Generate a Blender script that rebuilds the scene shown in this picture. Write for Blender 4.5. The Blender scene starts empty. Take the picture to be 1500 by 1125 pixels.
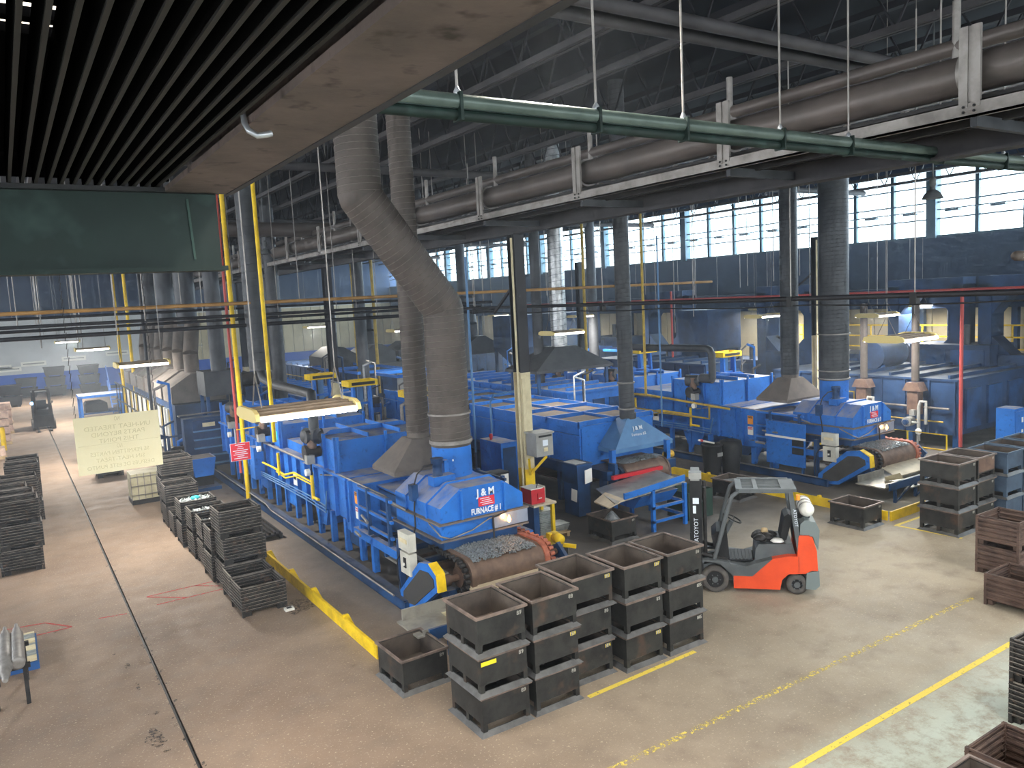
import bpy, math, random
from mathutils import Vector, Matrix
random.seed(7)
S = bpy.context.scene
COL = S.collection
PI = math.pi

# ------------------------------------------------------------------ camera
FPX = 1147.5
CAMZ = 6.1
_yaw, _pitch, _roll = math.radians(32.744), math.radians(6.293), math.radians(-2.9426)
_f = Vector((math.sin(_yaw)*math.cos(_pitch), math.cos(_yaw)*math.cos(_pitch), -math.sin(_pitch)))
_r = Vector((math.cos(_yaw), -math.sin(_yaw), 0)); _u = _r.cross(_f)
_r, _u = _r*math.cos(_roll)+_u*math.sin(_roll), _u*math.cos(_roll)-_r*math.sin(_roll)
cd = bpy.data.cameras.new('camera'); cam = bpy.data.objects.new('camera', cd); COL.objects.link(cam)
cam.matrix_world = Matrix(((_r.x, _u.x, -_f.x, 0), (_r.y, _u.y, -_f.y, 0), (_r.z, _u.z, -_f.z, CAMZ), (0, 0, 0, 1)))
cd.sensor_fit = 'HORIZONTAL'; cd.sensor_width = 36; cd.lens = FPX/1500*36; cd.clip_end = 400; cd.clip_start = .05
S.camera = cam

# ------------------------------------------------------------------ world, daylight, exposure
w = bpy.data.worlds.new('sky'); S.world = w; w.use_nodes = True
bg = w.node_tree.nodes['Background']; bg.inputs[0].default_value = (.83, .93, 1, 1); bg.inputs[1].default_value = 5.0
S.view_settings.view_transform = 'Standard'; S.view_settings.look = 'None'
S.view_settings.exposure = 0.35; S.view_settings.gamma = 1; S.view_settings.use_curve_mapping = False
S.cycles.use_denoising = True
S.cycles.max_bounces = 5; S.cycles.diffuse_bounces = 3; S.cycles.glossy_bounces = 2
S.cycles.use_adaptive_sampling = True; S.cycles.adaptive_threshold = .08; S.cycles.adaptive_min_samples = 10
S.cycles.transparent_max_bounces = 12; S.cycles.volume_bounces = 0
S.cycles.sample_clamp_indirect = 6

def area_light(name, loc, size, target, power, color=(1, 1, 1)):
    l = bpy.data.lights.new(name, 'AREA'); l.shape = 'RECTANGLE'; l.size, l.size_y = size
    l.energy = power; l.color = color
    o = bpy.data.objects.new(name, l); COL.objects.link(o)
    o.location = loc
    o.rotation_euler = (Vector(target)-Vector(loc)).to_track_quat('-Z', 'Y').to_euler()
    o['kind'] = 'helper'
    return o
# daylight through the +X windows; front and left lights are added fill
area_light('daylight_side', (37.2, 40, 9.4), (86, 3.4), (0, 40, 7.0), 14000, (.82, .92, 1))
area_light('fill_front', (16, -8.8, 7.2), (44, 5.0), (16, 14, 1.0), 1300, (1, .96, .9))
area_light('fill_left', (-16.2, 30, 6.9), (66, 3.6), (6, 30, 1.0), 4800, (.97, .98, 1))

# ------------------------------------------------------------------ materials
def sr(r, g, b):
    f = lambda c: ((c/255+.055)/1.055)**2.4 if c/255 > .04045 else c/255/12.92
    return (f(r), f(g), f(b), 1)
MATS = {}
def mat(name, c1, c2=None, scale=4, rough=.6, metal=0, bump=0, lo=.4, hi=.65, dust=None, dust_amt=.75, emit=None, c3=None, scale3=30, rnd=True, bscale=None):
    m = bpy.data.materials.new(name); m.use_nodes = True; MATS[name] = m
    nt = m.node_tree; N = nt.nodes; L = nt.links
    b = N['Principled BSDF']; b.inputs['Roughness'].default_value = rough; b.inputs['Metallic'].default_value = metal
    b.inputs['Base Color'].default_value = c1
    b.inputs['Specular IOR Level'].default_value = .3
    if emit:
        b.inputs['Emission Color'].default_value = emit[0]; b.inputs['Emission Strength'].default_value = emit[1]
    if not (c2 or dust or bump or c3): return m
    tc = N.new('ShaderNodeTexCoord'); vec = tc.outputs['Object']
    if rnd:
        oi = N.new('ShaderNodeObjectInfo'); ml = N.new('ShaderNodeMath'); ml.operation = 'MULTIPLY'; ml.inputs[1].default_value = 57
        L.new(oi.outputs['Random'], ml.inputs[0]); ad = N.new('ShaderNodeVectorMath'); ad.operation = 'ADD'
        L.new(vec, ad.inputs[0]); L.new(ml.outputs[0], ad.inputs[1]); vec = ad.outputs[0]
    cur = None
    def noise(sc, det=5, rg=.6):
        n = N.new('ShaderNodeTexNoise'); n.inputs['Scale'].default_value = sc; n.inputs['Detail'].default_value = det
        n.inputs['Roughness'].default_value = rg; L.new(vec, n.inputs['Vector']); return n.outputs['Fac']
    def mixc(fac, a, bb):
        x = N.new('ShaderNodeMix'); x.data_type = 'RGBA'; L.new(fac, x.inputs[0])
        for s, v in ((6, a), (7, bb)):
            if hasattr(v, 'links'): L.new(v, x.inputs[s])
            else: x.inputs[s].default_value = v
        return x.outputs[2]
    def ramp(fac, a, z):
        r = N.new('ShaderNodeMapRange'); r.clamp = True; L.new(fac, r.inputs[0]); r.inputs[1].default_value = a; r.inputs[2].default_value = z
        return r.outputs[0]
    cur = c1
    if c2: cur = mixc(ramp(noise(scale), lo, hi), cur, c2)
    if c3: cur = mixc(ramp(noise(scale3, 3), .58, .72), cur, c3)
    if dust:
        g = N.new('ShaderNodeNewGeometry'); sx = N.new('ShaderNodeSeparateXYZ'); L.new(g.outputs['Normal'], sx.inputs[0])
        up = ramp(sx.outputs[2], .55, .95); nf = ramp(noise(2.5), .25, .6)
        mm = N.new('ShaderNodeMath'); mm.operation = 'MULTIPLY'; L.new(up, mm.inputs[0]); L.new(nf, mm.inputs[1])
        m2 = N.new('ShaderNodeMath'); m2.operation = 'MULTIPLY'; L.new(mm.outputs[0], m2.inputs[0]); m2.inputs[1].default_value = dust_amt
        cur = mixc(m2.outputs[0], cur, dust)
    if hasattr(cur, 'links'): L.new(cur, b.inputs['Base Color'])
    if bump:
        bp = N.new('ShaderNodeBump'); bp.inputs['Strength'].default_value = bump; bp.inputs['Distance'].default_value = .02
        L.new(noise(bscale or scale*6, 4), bp.inputs['Height']); L.new(bp.outputs[0], b.inputs['Normal'])
    return m
DUST = sr(168, 160, 150)
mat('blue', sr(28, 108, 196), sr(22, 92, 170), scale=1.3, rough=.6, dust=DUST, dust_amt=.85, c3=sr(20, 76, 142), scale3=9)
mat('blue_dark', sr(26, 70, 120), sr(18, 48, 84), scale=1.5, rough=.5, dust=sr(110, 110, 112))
mat('blue_pale', sr(84, 128, 172), sr(72, 112, 156), scale=2, rough=.45)
mat('blue_old', sr(32, 62, 102), sr(22, 42, 70), scale=1.2, rough=.6, dust=sr(84, 88, 94))
mat('hood_grey', sr(112, 104, 98), sr(98, 92, 87), scale=3, rough=.95, bump=.1)
mat('duct', sr(90, 82, 77), sr(74, 68, 64), scale=2.2, rough=.62, metal=.25, bump=.08)
mat('duct_dark', sr(74, 76, 80), sr(58, 60, 64), scale=2, rough=.55, metal=.3)
mat('pipe_taupe', sr(98, 90, 86), sr(84, 78, 75), scale=1.5, rough=.45, metal=.2)
mat('galv', sr(146, 141, 137), sr(116, 111, 107), scale=3, rough=.5, metal=.35)
mat('silver', sr(190, 192, 194), sr(140, 144, 148), scale=5, rough=.38, metal=.7)
mat('steel_dark', sr(52, 50, 50), sr(36, 35, 36), scale=3, rough=.55, metal=.2)
mat('black', sr(26, 27, 29), sr(38, 38, 40), scale=4, rough=.55)
mat('black_pipe', sr(44, 44, 48), rough=.5, metal=.2)
mat('ceil_web', sr(46, 47, 52), rough=.8)
mat('ceil_steel', sr(66, 64, 66), sr(52, 51, 54), scale=1.5, rough=.7)
mat('ceil_deck', sr(30, 34, 42), sr(24, 28, 35), scale=.6, rough=.9)
mat('deck_unlit', sr(24, 24, 25), rough=1)  # the deck's lack of light put into a matte near-black colour
MATS['deck_unlit'].node_tree.nodes['Principled BSDF'].inputs['Specular IOR Level'].default_value = 0
mat('beam_taupe', sr(106, 92, 87), sr(86, 76, 72), scale=2.5, rough=.75, c3=sr(60, 52, 48), scale3=7, bump=.15)
mat('weld', sr(50, 70, 64), rough=.7)
mat('rib_edge', sr(50, 47, 45), rough=.9)
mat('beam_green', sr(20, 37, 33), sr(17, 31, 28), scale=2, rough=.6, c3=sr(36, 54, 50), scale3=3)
mat('pipe_green', sr(84, 96, 90), sr(66, 78, 73), scale=2, rough=.35, metal=.2)
mat('yellow', sr(238, 200, 20), sr(206, 170, 24), scale=3, rough=.55)
mat('yellow_dull', sr(190, 160, 60), sr(150, 126, 50), scale=3, rough=.6)
mat('orange_pipe', sr(170, 128, 72), sr(144, 108, 62), scale=2, rough=.55)
mat('red', sr(190, 34, 44), rough=.5)
mat('red_pipe', sr(168, 66, 62), rough=.5)
mat('white', sr(228, 226, 218), rough=.6)
mat('cream', sr(216, 204, 168), sr(196, 182, 146), scale=3, rough=.6)
mat('box_grey', sr(196, 194, 182), sr(176, 174, 164), scale=3, rough=.5)
mat('cabinet_grey', sr(150, 150, 146), sr(134, 134, 130), scale=3, rough=.5)
mat('bin_steel', sr(58, 58, 56), sr(42, 42, 42), scale=3.5, rough=.5, metal=.3, c3=sr(84, 68, 58), scale3=2.2, bump=.08)
mat('bin_inner', sr(92, 82, 74), sr(70, 62, 58), scale=3, rough=.6, metal=.2)
mat('bin_lip', sr(140, 122, 112), sr(100, 90, 84), scale=4, rough=.5, metal=.4)
mat('bin_skirt', sr(104, 104, 104), sr(84, 84, 84), scale=5, rough=.45, metal=.45)
mat('bin_blue', sr(70, 88, 108), sr(54, 68, 86), scale=3, rough=.55, metal=.2)
mat('crate', sr(58, 56, 54), sr(40, 38, 38), scale=4, rough=.6, metal=.3, c3=sr(104, 84, 72), scale3=6)
mat('crate_brown', sr(106, 86, 76), sr(74, 60, 56), scale=3, rough=.65, metal=.2)
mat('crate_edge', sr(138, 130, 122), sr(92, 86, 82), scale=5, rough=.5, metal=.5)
mat('rust', sr(122, 98, 84), sr(96, 76, 68), scale=4, rough=.6, metal=.3, bump=.1)
mat('belt', sr(126, 104, 90), sr(104, 86, 76), scale=5, rough=.6, metal=.35, bump=.2, bscale=60)
mat('hot_chain', sr(178, 104, 80), sr(140, 80, 64), scale=8, rough=.6, metal=.2)
mat('bolts', sr(150, 156, 160), sr(96, 102, 106), scale=40, rough=.4, metal=.3)
mat('chute', sr(206, 192, 166), sr(184, 170, 146), scale=3, rough=.55, metal=.2)
mat('steel_plate', sr(170, 168, 160), sr(140, 138, 132), scale=3, rough=.4, metal=.6)
mat('shiny', sr(168, 184, 210), sr(150, 160, 190), scale=4, rough=.3, metal=.7)
mat('guard_mesh', sr(66, 64, 62), sr(52, 50, 50), scale=60, rough=.8)
mat('fl_orange', sr(228, 82, 44), sr(212, 72, 38), scale=2, rough=.4)
mat('fl_grey', sr(92, 96, 98), sr(80, 84, 86), scale=3, rough=.5)
mat('fl_grey_lt', sr(112, 122, 122), rough=.5)
mat('rubber', sr(92, 88, 84), sr(74, 70, 68), scale=6, rough=.85)
mat('paper', sr(230, 228, 222), rough=.8)
mat('tape_yellow', sr(238, 214, 40), rough=.6)
mat('sign_red', sr(206, 40, 56), rough=.5)
mat('sign_orange', sr(236, 150, 50), rough=.5)
mat('ink', sr(70, 66, 40), rough=.8)
mat('sign_ink', sr(196, 188, 152), rough=.8)
mat('tub_green', sr(36, 58, 50), rough=.6)
mat('paint_white', sr(216, 224, 234), rough=.6)
mat('chalk', sr(170, 168, 158), rough=.9)
mat('chalk_yellow', sr(224, 200, 70), rough=.9)
mat('wood', sr(196, 172, 132), sr(168, 142, 104), scale=6, rough=.75)
mat('wrap_pink', sr(206, 178, 160), sr(170, 140, 126), scale=5, rough=.4)
mat('alu_tray', sr(176, 182, 182), sr(140, 148, 148), scale=8, rough=.4, metal=.5)
mat('ibc', sr(196, 190, 160), sr(176, 168, 136), scale=3, rough=.5)
mat('brass', sr(210, 168, 60), rough=.45, metal=.2)
mat('pallet_blue', sr(44, 90, 150), rough=.7)
mat('roller_steel', sr(150, 146, 142), sr(126, 122, 118), scale=5, rough=.5, metal=.3)
mat('tube_lit', sr(255, 250, 235), emit=((1, .95, .86, 1), 14))
mat('tube_soft', sr(255, 240, 215), emit=((1, .9, .74, 1), 2.0))
mat('lamp_cream', sr(206, 186, 124), rough=.5)
mat('lamp_refl', sr(132, 116, 98), sr(110, 96, 82), scale=3, rough=.6)
mat('bulb', sr(255, 230, 180), emit=((1, .8, .5, 1), 10))
mat('flame', sr(255, 170, 80), emit=((1, .5, .16, 1), 5))
mat('led_blue', sr(90, 160, 255), emit=((.2, .5, 1, 1), 12))
mat('led_green', sr(60, 255, 150), emit=((.1, 1, .4, 1), 4))
mat('teal', sr(60, 190, 200), rough=.5)
mat('wall_grey', sr(200, 202, 202), sr(186, 188, 188), scale=.5, rough=.85)
mat('wall_blue', sr(28, 84, 178), rough=.7)
mat('wall_beige', sr(196, 184, 152), sr(176, 164, 134), scale=.6, rough=.85)
mat('wall_dark', sr(38, 56, 84), sr(28, 44, 68), scale=.5, rough=.85)
mat('seam', sr(112, 104, 98), rough=.5, metal=.3)
mat('seam_dark', sr(52, 53, 56), rough=.5, metal=.2)
mat('mullion', sr(50, 78, 92), rough=.6)
def glass_mat():
    m = bpy.data.materials.new('window_glass'); m.use_nodes = True; MATS['glass'] = m
    nt = m.node_tree; nt.nodes.clear(); o = nt.nodes.new('ShaderNodeOutputMaterial')
    t = nt.nodes.new('ShaderNodeBsdfTransparent'); t.inputs[0].default_value = (.9, .95, .97, 1)
    g = nt.nodes.new('ShaderNodeBsdfGlossy'); g.inputs['Roughness'].default_value = .1
    x = nt.nodes.new('ShaderNodeMixShader'); x.inputs[0].default_value = .06
    nt.links.new(t.outputs[0], x.inputs[1]); nt.links.new(g.outputs[0], x.inputs[2]); nt.links.new(x.outputs[0], o.inputs[0])
glass_mat()
def sign_sheet():
    m = mat('sign_sheet', sr(240, 234, 208), sr(234, 226, 196), scale=2, rough=.5)
    m.node_tree.nodes['Principled BSDF'].inputs['Transmission Weight'].default_value = 0
    nt = m.node_tree; b = nt.nodes['Principled BSDF']; out = nt.nodes['Material Output']
    t = nt.nodes.new('ShaderNodeBsdfTranslucent'); t.inputs[0].default_value = sr(242, 236, 212)
    x = nt.nodes.new('ShaderNodeMixShader'); x.inputs[0].default_value = .55
    nt.links.new(b.outputs[0], x.inputs[1]); nt.links.new(t.outputs[0], x.inputs[2]); nt.links.new(x.outputs[0], out.inputs[0])
sign_sheet()
def haze_mat():
    m = bpy.data.materials.new('haze'); m.use_nodes = True; MATS['haze'] = m; nt = m.node_tree; nt.nodes.clear()
    o = nt.nodes.new('ShaderNodeOutputMaterial'); v = nt.nodes.new('ShaderNodeVolumeScatter'); v.inputs['Color'].default_value = (.8, .89, 1, 1)
    v.inputs['Density'].default_value = .003; v.inputs['Anisotropy'].default_value = .2; nt.links.new(v.outputs[0], o.inputs['Volume'])
haze_mat()
def floor_mat():
    m = bpy.data.materials.new('concrete'); m.use_nodes = True; MATS['floor'] = m
    nt = m.node_tree; N = nt.nodes; L = nt.links; b = N['Principled BSDF']
    tc = N.new('ShaderNodeTexCoord'); v = tc.outputs['Object']
    def noise(sc, det=6, rg=.6):
        n = N.new('ShaderNodeTexNoise'); n.inputs['Scale'].default_value = sc; n.inputs['Detail'].default_value = det; n.inputs['Roughness'].default_value = rg
        L.new(v, n.inputs['Vector']); return n.outputs['Fac']
    def rng(f, a, z, t0=0, t1=1):
        r = N.new('ShaderNodeMapRange'); L.new(f, r.inputs[0]); r.inputs[1].default_value = a; r.inputs[2].default_value = z
        r.inputs[3].default_value = t0; r.inputs[4].default_value = t1; return r.outputs[0]
    def mix(f, a, c, mode='MIX'):
        x = N.new('ShaderNodeMix'); x.data_type = 'RGBA'; x.blend_type = mode
        if hasattr(f, 'links'): L.new(f, x.inputs[0])
        else: x.inputs[0].default_value = f
        for s, q in ((6, a), (7, c)):
            if hasattr(q, 'links'): L.new(q, x.inputs[s])
            else: x.inputs[s].default_value = q
        return x.outputs[2]
    sep = N.new('ShaderNodeSeparateXYZ'); L.new(v, sep.inputs[0])
    # the aisle slabs are browner, the slab by the bins is greyer and lighter
    zone = rng(sep.outputs[0], 3.0, 11.0)
    base = mix(zone, sr(144, 122, 103), sr(162, 152, 134))
    big = rng(noise(.35), .38, .66); c = mix(big, base, mix(zone, sr(120, 100, 84), sr(138, 128, 112)))
    c = mix(rng(noise(1.6), .5, .72, 0, .55), c, sr(116, 102, 90))
    c = mix(rng(noise(26, 3), .6, .7, 0, .55), c, sr(206, 192, 164))
    c = mix(rng(noise(60, 2), .62, .7, 0, .35), c, sr(96, 86, 76))
    # dark oily strip inside the furnace bays
    oil = N.new('ShaderNodeMath'); oil.operation = 'MULTIPLY'
    L.new(rng(sep.outputs[0], 5.0, 6.2), oil.inputs[0]); L.new(rng(sep.outputs[1], 11.8, 14.2), oil.inputs[1])
    o2 = N.new('ShaderNodeMath'); o2.operation = 'MULTIPLY'; L.new(oil.outputs[0], o2.inputs[0]); L.new(rng(noise(.8), .2, .6, .7, 1), o2.inputs[1])
    c = mix(o2.outputs[0], c, sr(86, 82, 79))
    # wood-block paving / scored pale slab at the near right
    sc = N.new('ShaderNodeMath'); sc.operation = 'MULTIPLY'
    L.new(rng(sep.outputs[1], 6.4, 5.4), sc.inputs[0]); L.new(rng(noise(3.2, 8, .75), .34, .55, 0, .85), sc.inputs[1])
    c = mix(sc.outputs[0], c, sr(190, 200, 188))
    # dark scoring across that pale slab
    mp = N.new('ShaderNodeMapping'); mp.inputs['Scale'].default_value = (1.5, 9, 1); mp.inputs['Rotation'].default_value = (0, 0, .5); L.new(v, mp.inputs[0])
    n9 = N.new('ShaderNodeTexNoise'); n9.inputs['Scale'].default_value = 3; n9.inputs['Detail'].default_value = 8; n9.inputs['Roughness'].default_value = .8; L.new(mp.outputs[0], n9.inputs['Vector'])
    s9 = N.new('ShaderNodeMath'); s9.operation = 'MULTIPLY'; L.new(rng(n9.outputs['Fac'], .6, .7, 0, .6), s9.inputs[0]); L.new(rng(sep.outputs[1], 6.9, 5.9), s9.inputs[1])
    c = mix(s9.outputs[0], c, sr(96, 96, 88))
    L.new(c, b.inputs['Base Color'])
    L.new(rng(noise(2.2), .3, .7, .6, .85), b.inputs['Roughness'])
    bp = N.new('ShaderNodeBump'); bp.inputs['Strength'].default_value = .25; bp.inputs['Distance'].default_value = .01
    L.new(noise(18, 6), bp.inputs['Height']); L.new(bp.outputs[0], b.inputs['Normal'])
floor_mat()
def worn_paint(name, col, thr):
    m = mat(name, col, rough=.7); nt = m.node_tree; b = nt.nodes['Principled BSDF']; N = nt.nodes; L = nt.links
    tc = N.new('ShaderNodeTexCoord'); n = N.new('ShaderNodeTexNoise'); n.inputs['Scale'].default_value = 14; n.inputs['Detail'].default_value = 6
    n.inputs['Roughness'].default_value = .75
    L.new(tc.outputs['Object'], n.inputs['Vector']); r = N.new('ShaderNodeMapRange'); r.inputs[1].default_value = thr; r.inputs[2].default_value = thr+.06
    L.new(n.outputs['Fac'], r.inputs[0]); L.new(r.outputs[0], b.inputs['Alpha'])
worn_paint('line_yellow', sr(226, 200, 84), .36)
worn_paint('line_faded', sr(214, 192, 96), .5)
worn_paint('line_red', sr(176, 44, 46), .42)
worn_paint('floor_stain', sr(78, 70, 66), .5)

# ------------------------------------------------------------------ mesh helpers
class MB:
    def __init__(s): s.v = []; s.f = []; s.sm = []
    def add(s, vs, fs, smooth=False):
        n = len(s.v); s.v += [tuple(p) for p in vs]
        for f in fs: s.f.append(tuple(i+n for i in f)); s.sm.append(smooth)
        return s
    BF = ((0, 3, 2, 1), (4, 5, 6, 7), (0, 1, 5, 4), (1, 2, 6, 5), (2, 3, 7, 6), (3, 0, 4, 7))
    def box(s, x0, x1, y0, y1, z0, z1):
        return s.add([(x0, y0, z0), (x1, y0, z0), (x1, y1, z0), (x0, y1, z0), (x0, y0, z1), (x1, y0, z1), (x1, y1, z1), (x0, y1, z1)], s.BF)
    def cbox(s, c, d): return s.box(c[0]-d[0]/2, c[0]+d[0]/2, c[1]-d[1]/2, c[1]+d[1]/2, c[2]-d[2]/2, c[2]+d[2]/2)
    def frustum(s, a, z0, b, z1):      # rectangles (x0,x1,y0,y1)
        q = lambda r, z: [(r[0], r[2], z), (r[1], r[2], z), (r[1], r[3], z), (r[0], r[3], z)]
        return s.add(q(a, z0)+q(b, z1), s.BF)
    def bar(s, p, q, wd, ht, up=(0, 0, 1)):
        p = Vector(p); q = Vector(q); d = (q-p).normalized(); up = Vector(up)
        if abs(d.dot(up)) > .98: up = Vector((1, 0, 0)) if abs(d.x) < .9 else Vector((0, 1, 0))
        a = d.cross(up).normalized()*wd/2; b = a.cross(d).normalized()*ht/2
        return s.add([p-a-b, p+a-b, p+a+b, p-a+b, q-a-b, q+a-b, q+a+b, q-a+b], s.BF)
    def cyl(s, p, q, r, r2=None, n=12, caps=True, smooth=True):
        p = Vector(p); q = Vector(q); d = (q-p).normalized(); r2 = r if r2 is None else r2
        t = Vector((0, 0, 1)) if abs(d.z) < .9 else Vector((1, 0, 0)); a = d.cross(t).normalized(); b = d.cross(a)
        vs = [c+(a*math.cos(2*PI*i/n)+b*math.sin(2*PI*i/n))*rr for c, rr in ((p, r), (q, r2)) for i in range(n)]
        s.add(vs, [(i, (i+1) % n, n+(i+1) % n, n+i) for i in range(n)], smooth)
        if caps: s.add(vs, [tuple(range(n-1, -1, -1)), tuple(range(n, 2*n))])
        return s
    def tube(s, pts, r, n=8, smooth=True, caps=True):
        pts = [Vector(p) for p in pts]; m = len(pts); rings = []; pa = None
        for i, p in enumerate(pts):
            d0 = (p-pts[i-1]).normalized() if i else None; d1 = (pts[i+1]-p).normalized() if i < m-1 else None
            d = (d0+d1).normalized() if d0 and d1 and (d0+d1).length > .01 else (d1 or d0)
            if pa is None:
                t = Vector((0, 0, 1)) if abs(d.z) < .9 else Vector((1, 0, 0)); a = d.cross(t).normalized()
            else: a = (pa-d*pa.dot(d)).normalized()
            pa = a; b = d.cross(a)
            k = 1
            if d0 and d1: k = 1/max(.5, d.dot(d1))
            rings.append([p+(a*math.cos(2*PI*j/n)+b*math.sin(2*PI*j/n))*r for j in range(n)])
        vs = [v for g in rings for v in g]
        fs = [(i*n+j, i*n+(j+1) % n, (i+1)*n+(j+1) % n, (i+1)*n+j) for i in range(m-1) for j in range(n)]
        s.add(vs, fs, smooth)
        if caps: s.add(vs, [tuple(range(n-1, -1, -1)), tuple(range((m-1)*n, m*n))])
        return s
    def prism(s, poly, axis, a, b):    # poly in the other two axes, in order (x,y,z minus axis)
        def pt(p, t):
            q = list(p); q.insert('xyz'.index(axis), t); return tuple(q)
        n = len(poly); vs = [pt(p, a) for p in poly]+[pt(p, b) for p in poly]
        return s.add(vs, [tuple(range(n)), tuple(range(2*n-1, n-1, -1))]+[(i, n+i, n+(i+1) % n, (i+1) % n) for i in range(n)])
    def lathe(s, prof, c=(0, 0, 0), n=16, axis='z'):
        vs = []; m = len(prof)
        for r, h in prof:
            for j in range(n):
                ca, sa = math.cos(2*PI*j/n)*r, math.sin(2*PI*j/n)*r
                vs.append({'z': (c[0]+ca, c[1]+sa, c[2]+h), 'x': (c[0]+h, c[1]+ca, c[2]+sa), 'y': (c[0]+ca, c[1]+h, c[2]+sa)}[axis])
        s.add(vs, [(i*n+j, i*n+(j+1) % n, (i+1)*n+(j+1) % n, (i+1)*n+j) for i in range(m-1) for j in range(n)], True)
        s.add(vs, [tuple(range(n-1, -1, -1)), tuple(range((m-1)*n, m*n))])
        return s
    def mesh(s, name, material, org=(0, 0, 0)):
        me = bpy.data.meshes.new(name); o = Vector(org)
        me.from_pydata([Vector(p)-o for p in s.v], [], s.f)
        me.polygons.foreach_set('use_smooth', s.sm)
        import bmesh
        b = bmesh.new(); b.from_mesh(me); bmesh.ops.recalc_face_normals(b, faces=b.faces); b.to_mesh(me); b.free()
        me.materials.append(MATS[material]); me.update()
        return me
    def build(s, name, material, parent=None, org=(0, 0, 0)):
        o = bpy.data.objects.new(name, s.mesh(name, material, org)); COL.objects.link(o)
        if parent: o.parent = parent
        else: o.location = org
        return o
def put(b, name, material, loc):      # one-mesh thing whose vertices are local to loc
    o = bpy.data.objects.new(name, b.mesh(name, material)); COL.objects.link(o); o.location = loc
    return o
def tag(o, label, cat, group=None, kind=None):
    o['label'] = label
    if cat: o['category'] = cat
    if group: o['group'] = group
    if kind: o['kind'] = kind
    return o
def thing(name, label, cat, loc=(0, 0, 0), rz=0, group=None):
    o = bpy.data.objects.new(name, None); COL.objects.link(o); o.empty_display_size = .1
    o.location = loc; o.rotation_euler = (0, 0, rz)
    return tag(o, label, cat, group)
def struct(o): o['kind'] = 'structure'; return o
KIDS = {}
def children(o): return [c for c in o.children]
def copy_tree(o, loc=None, rz=None, label=None, parent=None):
    c = o.copy(); COL.objects.link(c); c.parent = parent
    if loc is not None: c.location = loc
    if rz is not None: c.rotation_euler = (0, 0, rz)
    if label: c['label'] = label
    for k in list(o.children): copy_tree(k, parent=c)
    return c
def text_mesh(body, size, align='CENTER', extrude=.002):
    cu = bpy.data.curves.new('lettering', 'FONT'); cu.body = body; cu.size = size; cu.align_x = align; cu.align_y = 'CENTER'; cu.extrude = extrude; cu.offset = size*.03 if size > .15 else 0
    cu.resolution_u = 2
    t = bpy.data.objects.new('lettering', cu); COL.objects.link(t)
    bpy.context.view_layer.update()
    me = bpy.data.meshes.new_from_object(t.evaluated_get(bpy.context.evaluated_depsgraph_get()))
    bpy.data.objects.remove(t); bpy.data.curves.remove(cu); return me
def text(body, size, loc, right, up, material, parent=None, bold=0, sx=1.0, name='lettering'):
    me = text_mesh(body, size, extrude=.002); me.materials.clear(); me.materials.append(MATS[material])
    r = Vector(right).normalized(); u = Vector(up).normalized(); n = r.cross(u)
    o = bpy.data.objects.new(name, me); COL.objects.link(o)
    if parent: o.parent = parent
    M = Matrix(((r.x*sx, u.x, n.x, loc[0]), (r.y*sx, u.y, n.y, loc[1]), (r.z*sx, u.z, n.z, loc[2]), (0, 0, 0, 1)))
    me.transform(M if sx >= 0 or True else M)
    return o
# ================================================================== the building
JX = 1.64
fl = struct(MB().box(-16, 37, -9, 83, -.3, -.05).build('floor', 'black'))
fl['label'] = 'worn concrete shop floor with a long straight joint'
for a, b in ((-16, JX-.028), (JX+.028, 37)):
    o = MB().box(a, b, -9, 83, -.05, 0).build('slab', 'floor', fl)
def floor_line(name, p, q, wd, m, dz=.003):
    d = Vector((q[0]-p[0], q[1]-p[1], 0)).normalized(); n = Vector((-d.y, d.x, 0))*wd/2
    P_, Q_ = Vector((p[0], p[1], dz)), Vector((q[0], q[1], dz))
    return MB().add([P_-n, Q_-n, Q_+n, P_+n], [(0, 1, 2, 3)]).build(name, m, fl)
floor_line('yellow_line', (2.5, 6.0), (15.5, 6.07), .10, 'line_yellow')
floor_line('faded_yellow_line', (5.5, 7.42), (14.9, 7.4), .11, 'line_faded')
floor_line('yellow_line', (6.9, 9.03), (9.25, 9.1), .09, 'line_yellow')
floor_line('yellow_line', (18.1, 10.83), (19.25, 10.83), .09, 'line_yellow')
floor_line('yellow_line', (18.06, 10.87), (18.2, 9.3), .09, 'line_yellow')
floor_line('yellow_line', (19.05, 9.33), (23, 9.3), .09, 'line_yellow')
for p, q in (((2.05, 18.4), (3.5, 18.42)), ((3.05, 18.42), (3.5, 18.0)), ((2.15, 17.73), (3.5, 17.75)), ((2.05, 18.38), (2.75, 17.75)), ((1.05, 17.73), (1.56, 17.62)),
             ((-.6, 18.36), (.14, 18.21)), ((.13, 18.2), (.56, 17.62)), ((-.6, 17.6), (.56, 17.6))):
    floor_line('red_line', p, q, .045, 'line_red')
for cx, cy, rx, ry in ((1.24, 14.9, .05, .16), (1.28, 13.95, .03, .2), (1.36, 12.8, .1, .05), (1.26, 12.0, .13, .32), (1.33, 11.55, .06, .05), (1.1, 15.6, .03, .03), (4.55, 15.6, .3, .4)):
    n = 14; b = MB()
    b.add([(cx+rx*math.cos(2*PI*i/n)*random.uniform(.7, 1.2), cy+ry*math.sin(2*PI*i/n)*random.uniform(.7, 1.2), .0035) for i in range(n)], [tuple(range(n))])
    b.build('stain', 'floor_stain', fl)
# aisle spalls along the joint
b = MB()
for i in range(160):
    y = random.uniform(9, 34); x = JX+random.choice((-1, 1))*random.uniform(.03, .07); s_ = random.uniform(.01, .035)
    b.add([(x-s_, y-s_*1.5, .004), (x+s_*.5, y-s_, .004), (x+s_, y+s_*1.7, .004), (x-s_*.6, y+s_, .004)], [(0, 1, 2, 3)])
o = b.build('joint_spall', 'floor_stain', fl); o['kind'] = 'stuff'

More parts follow.
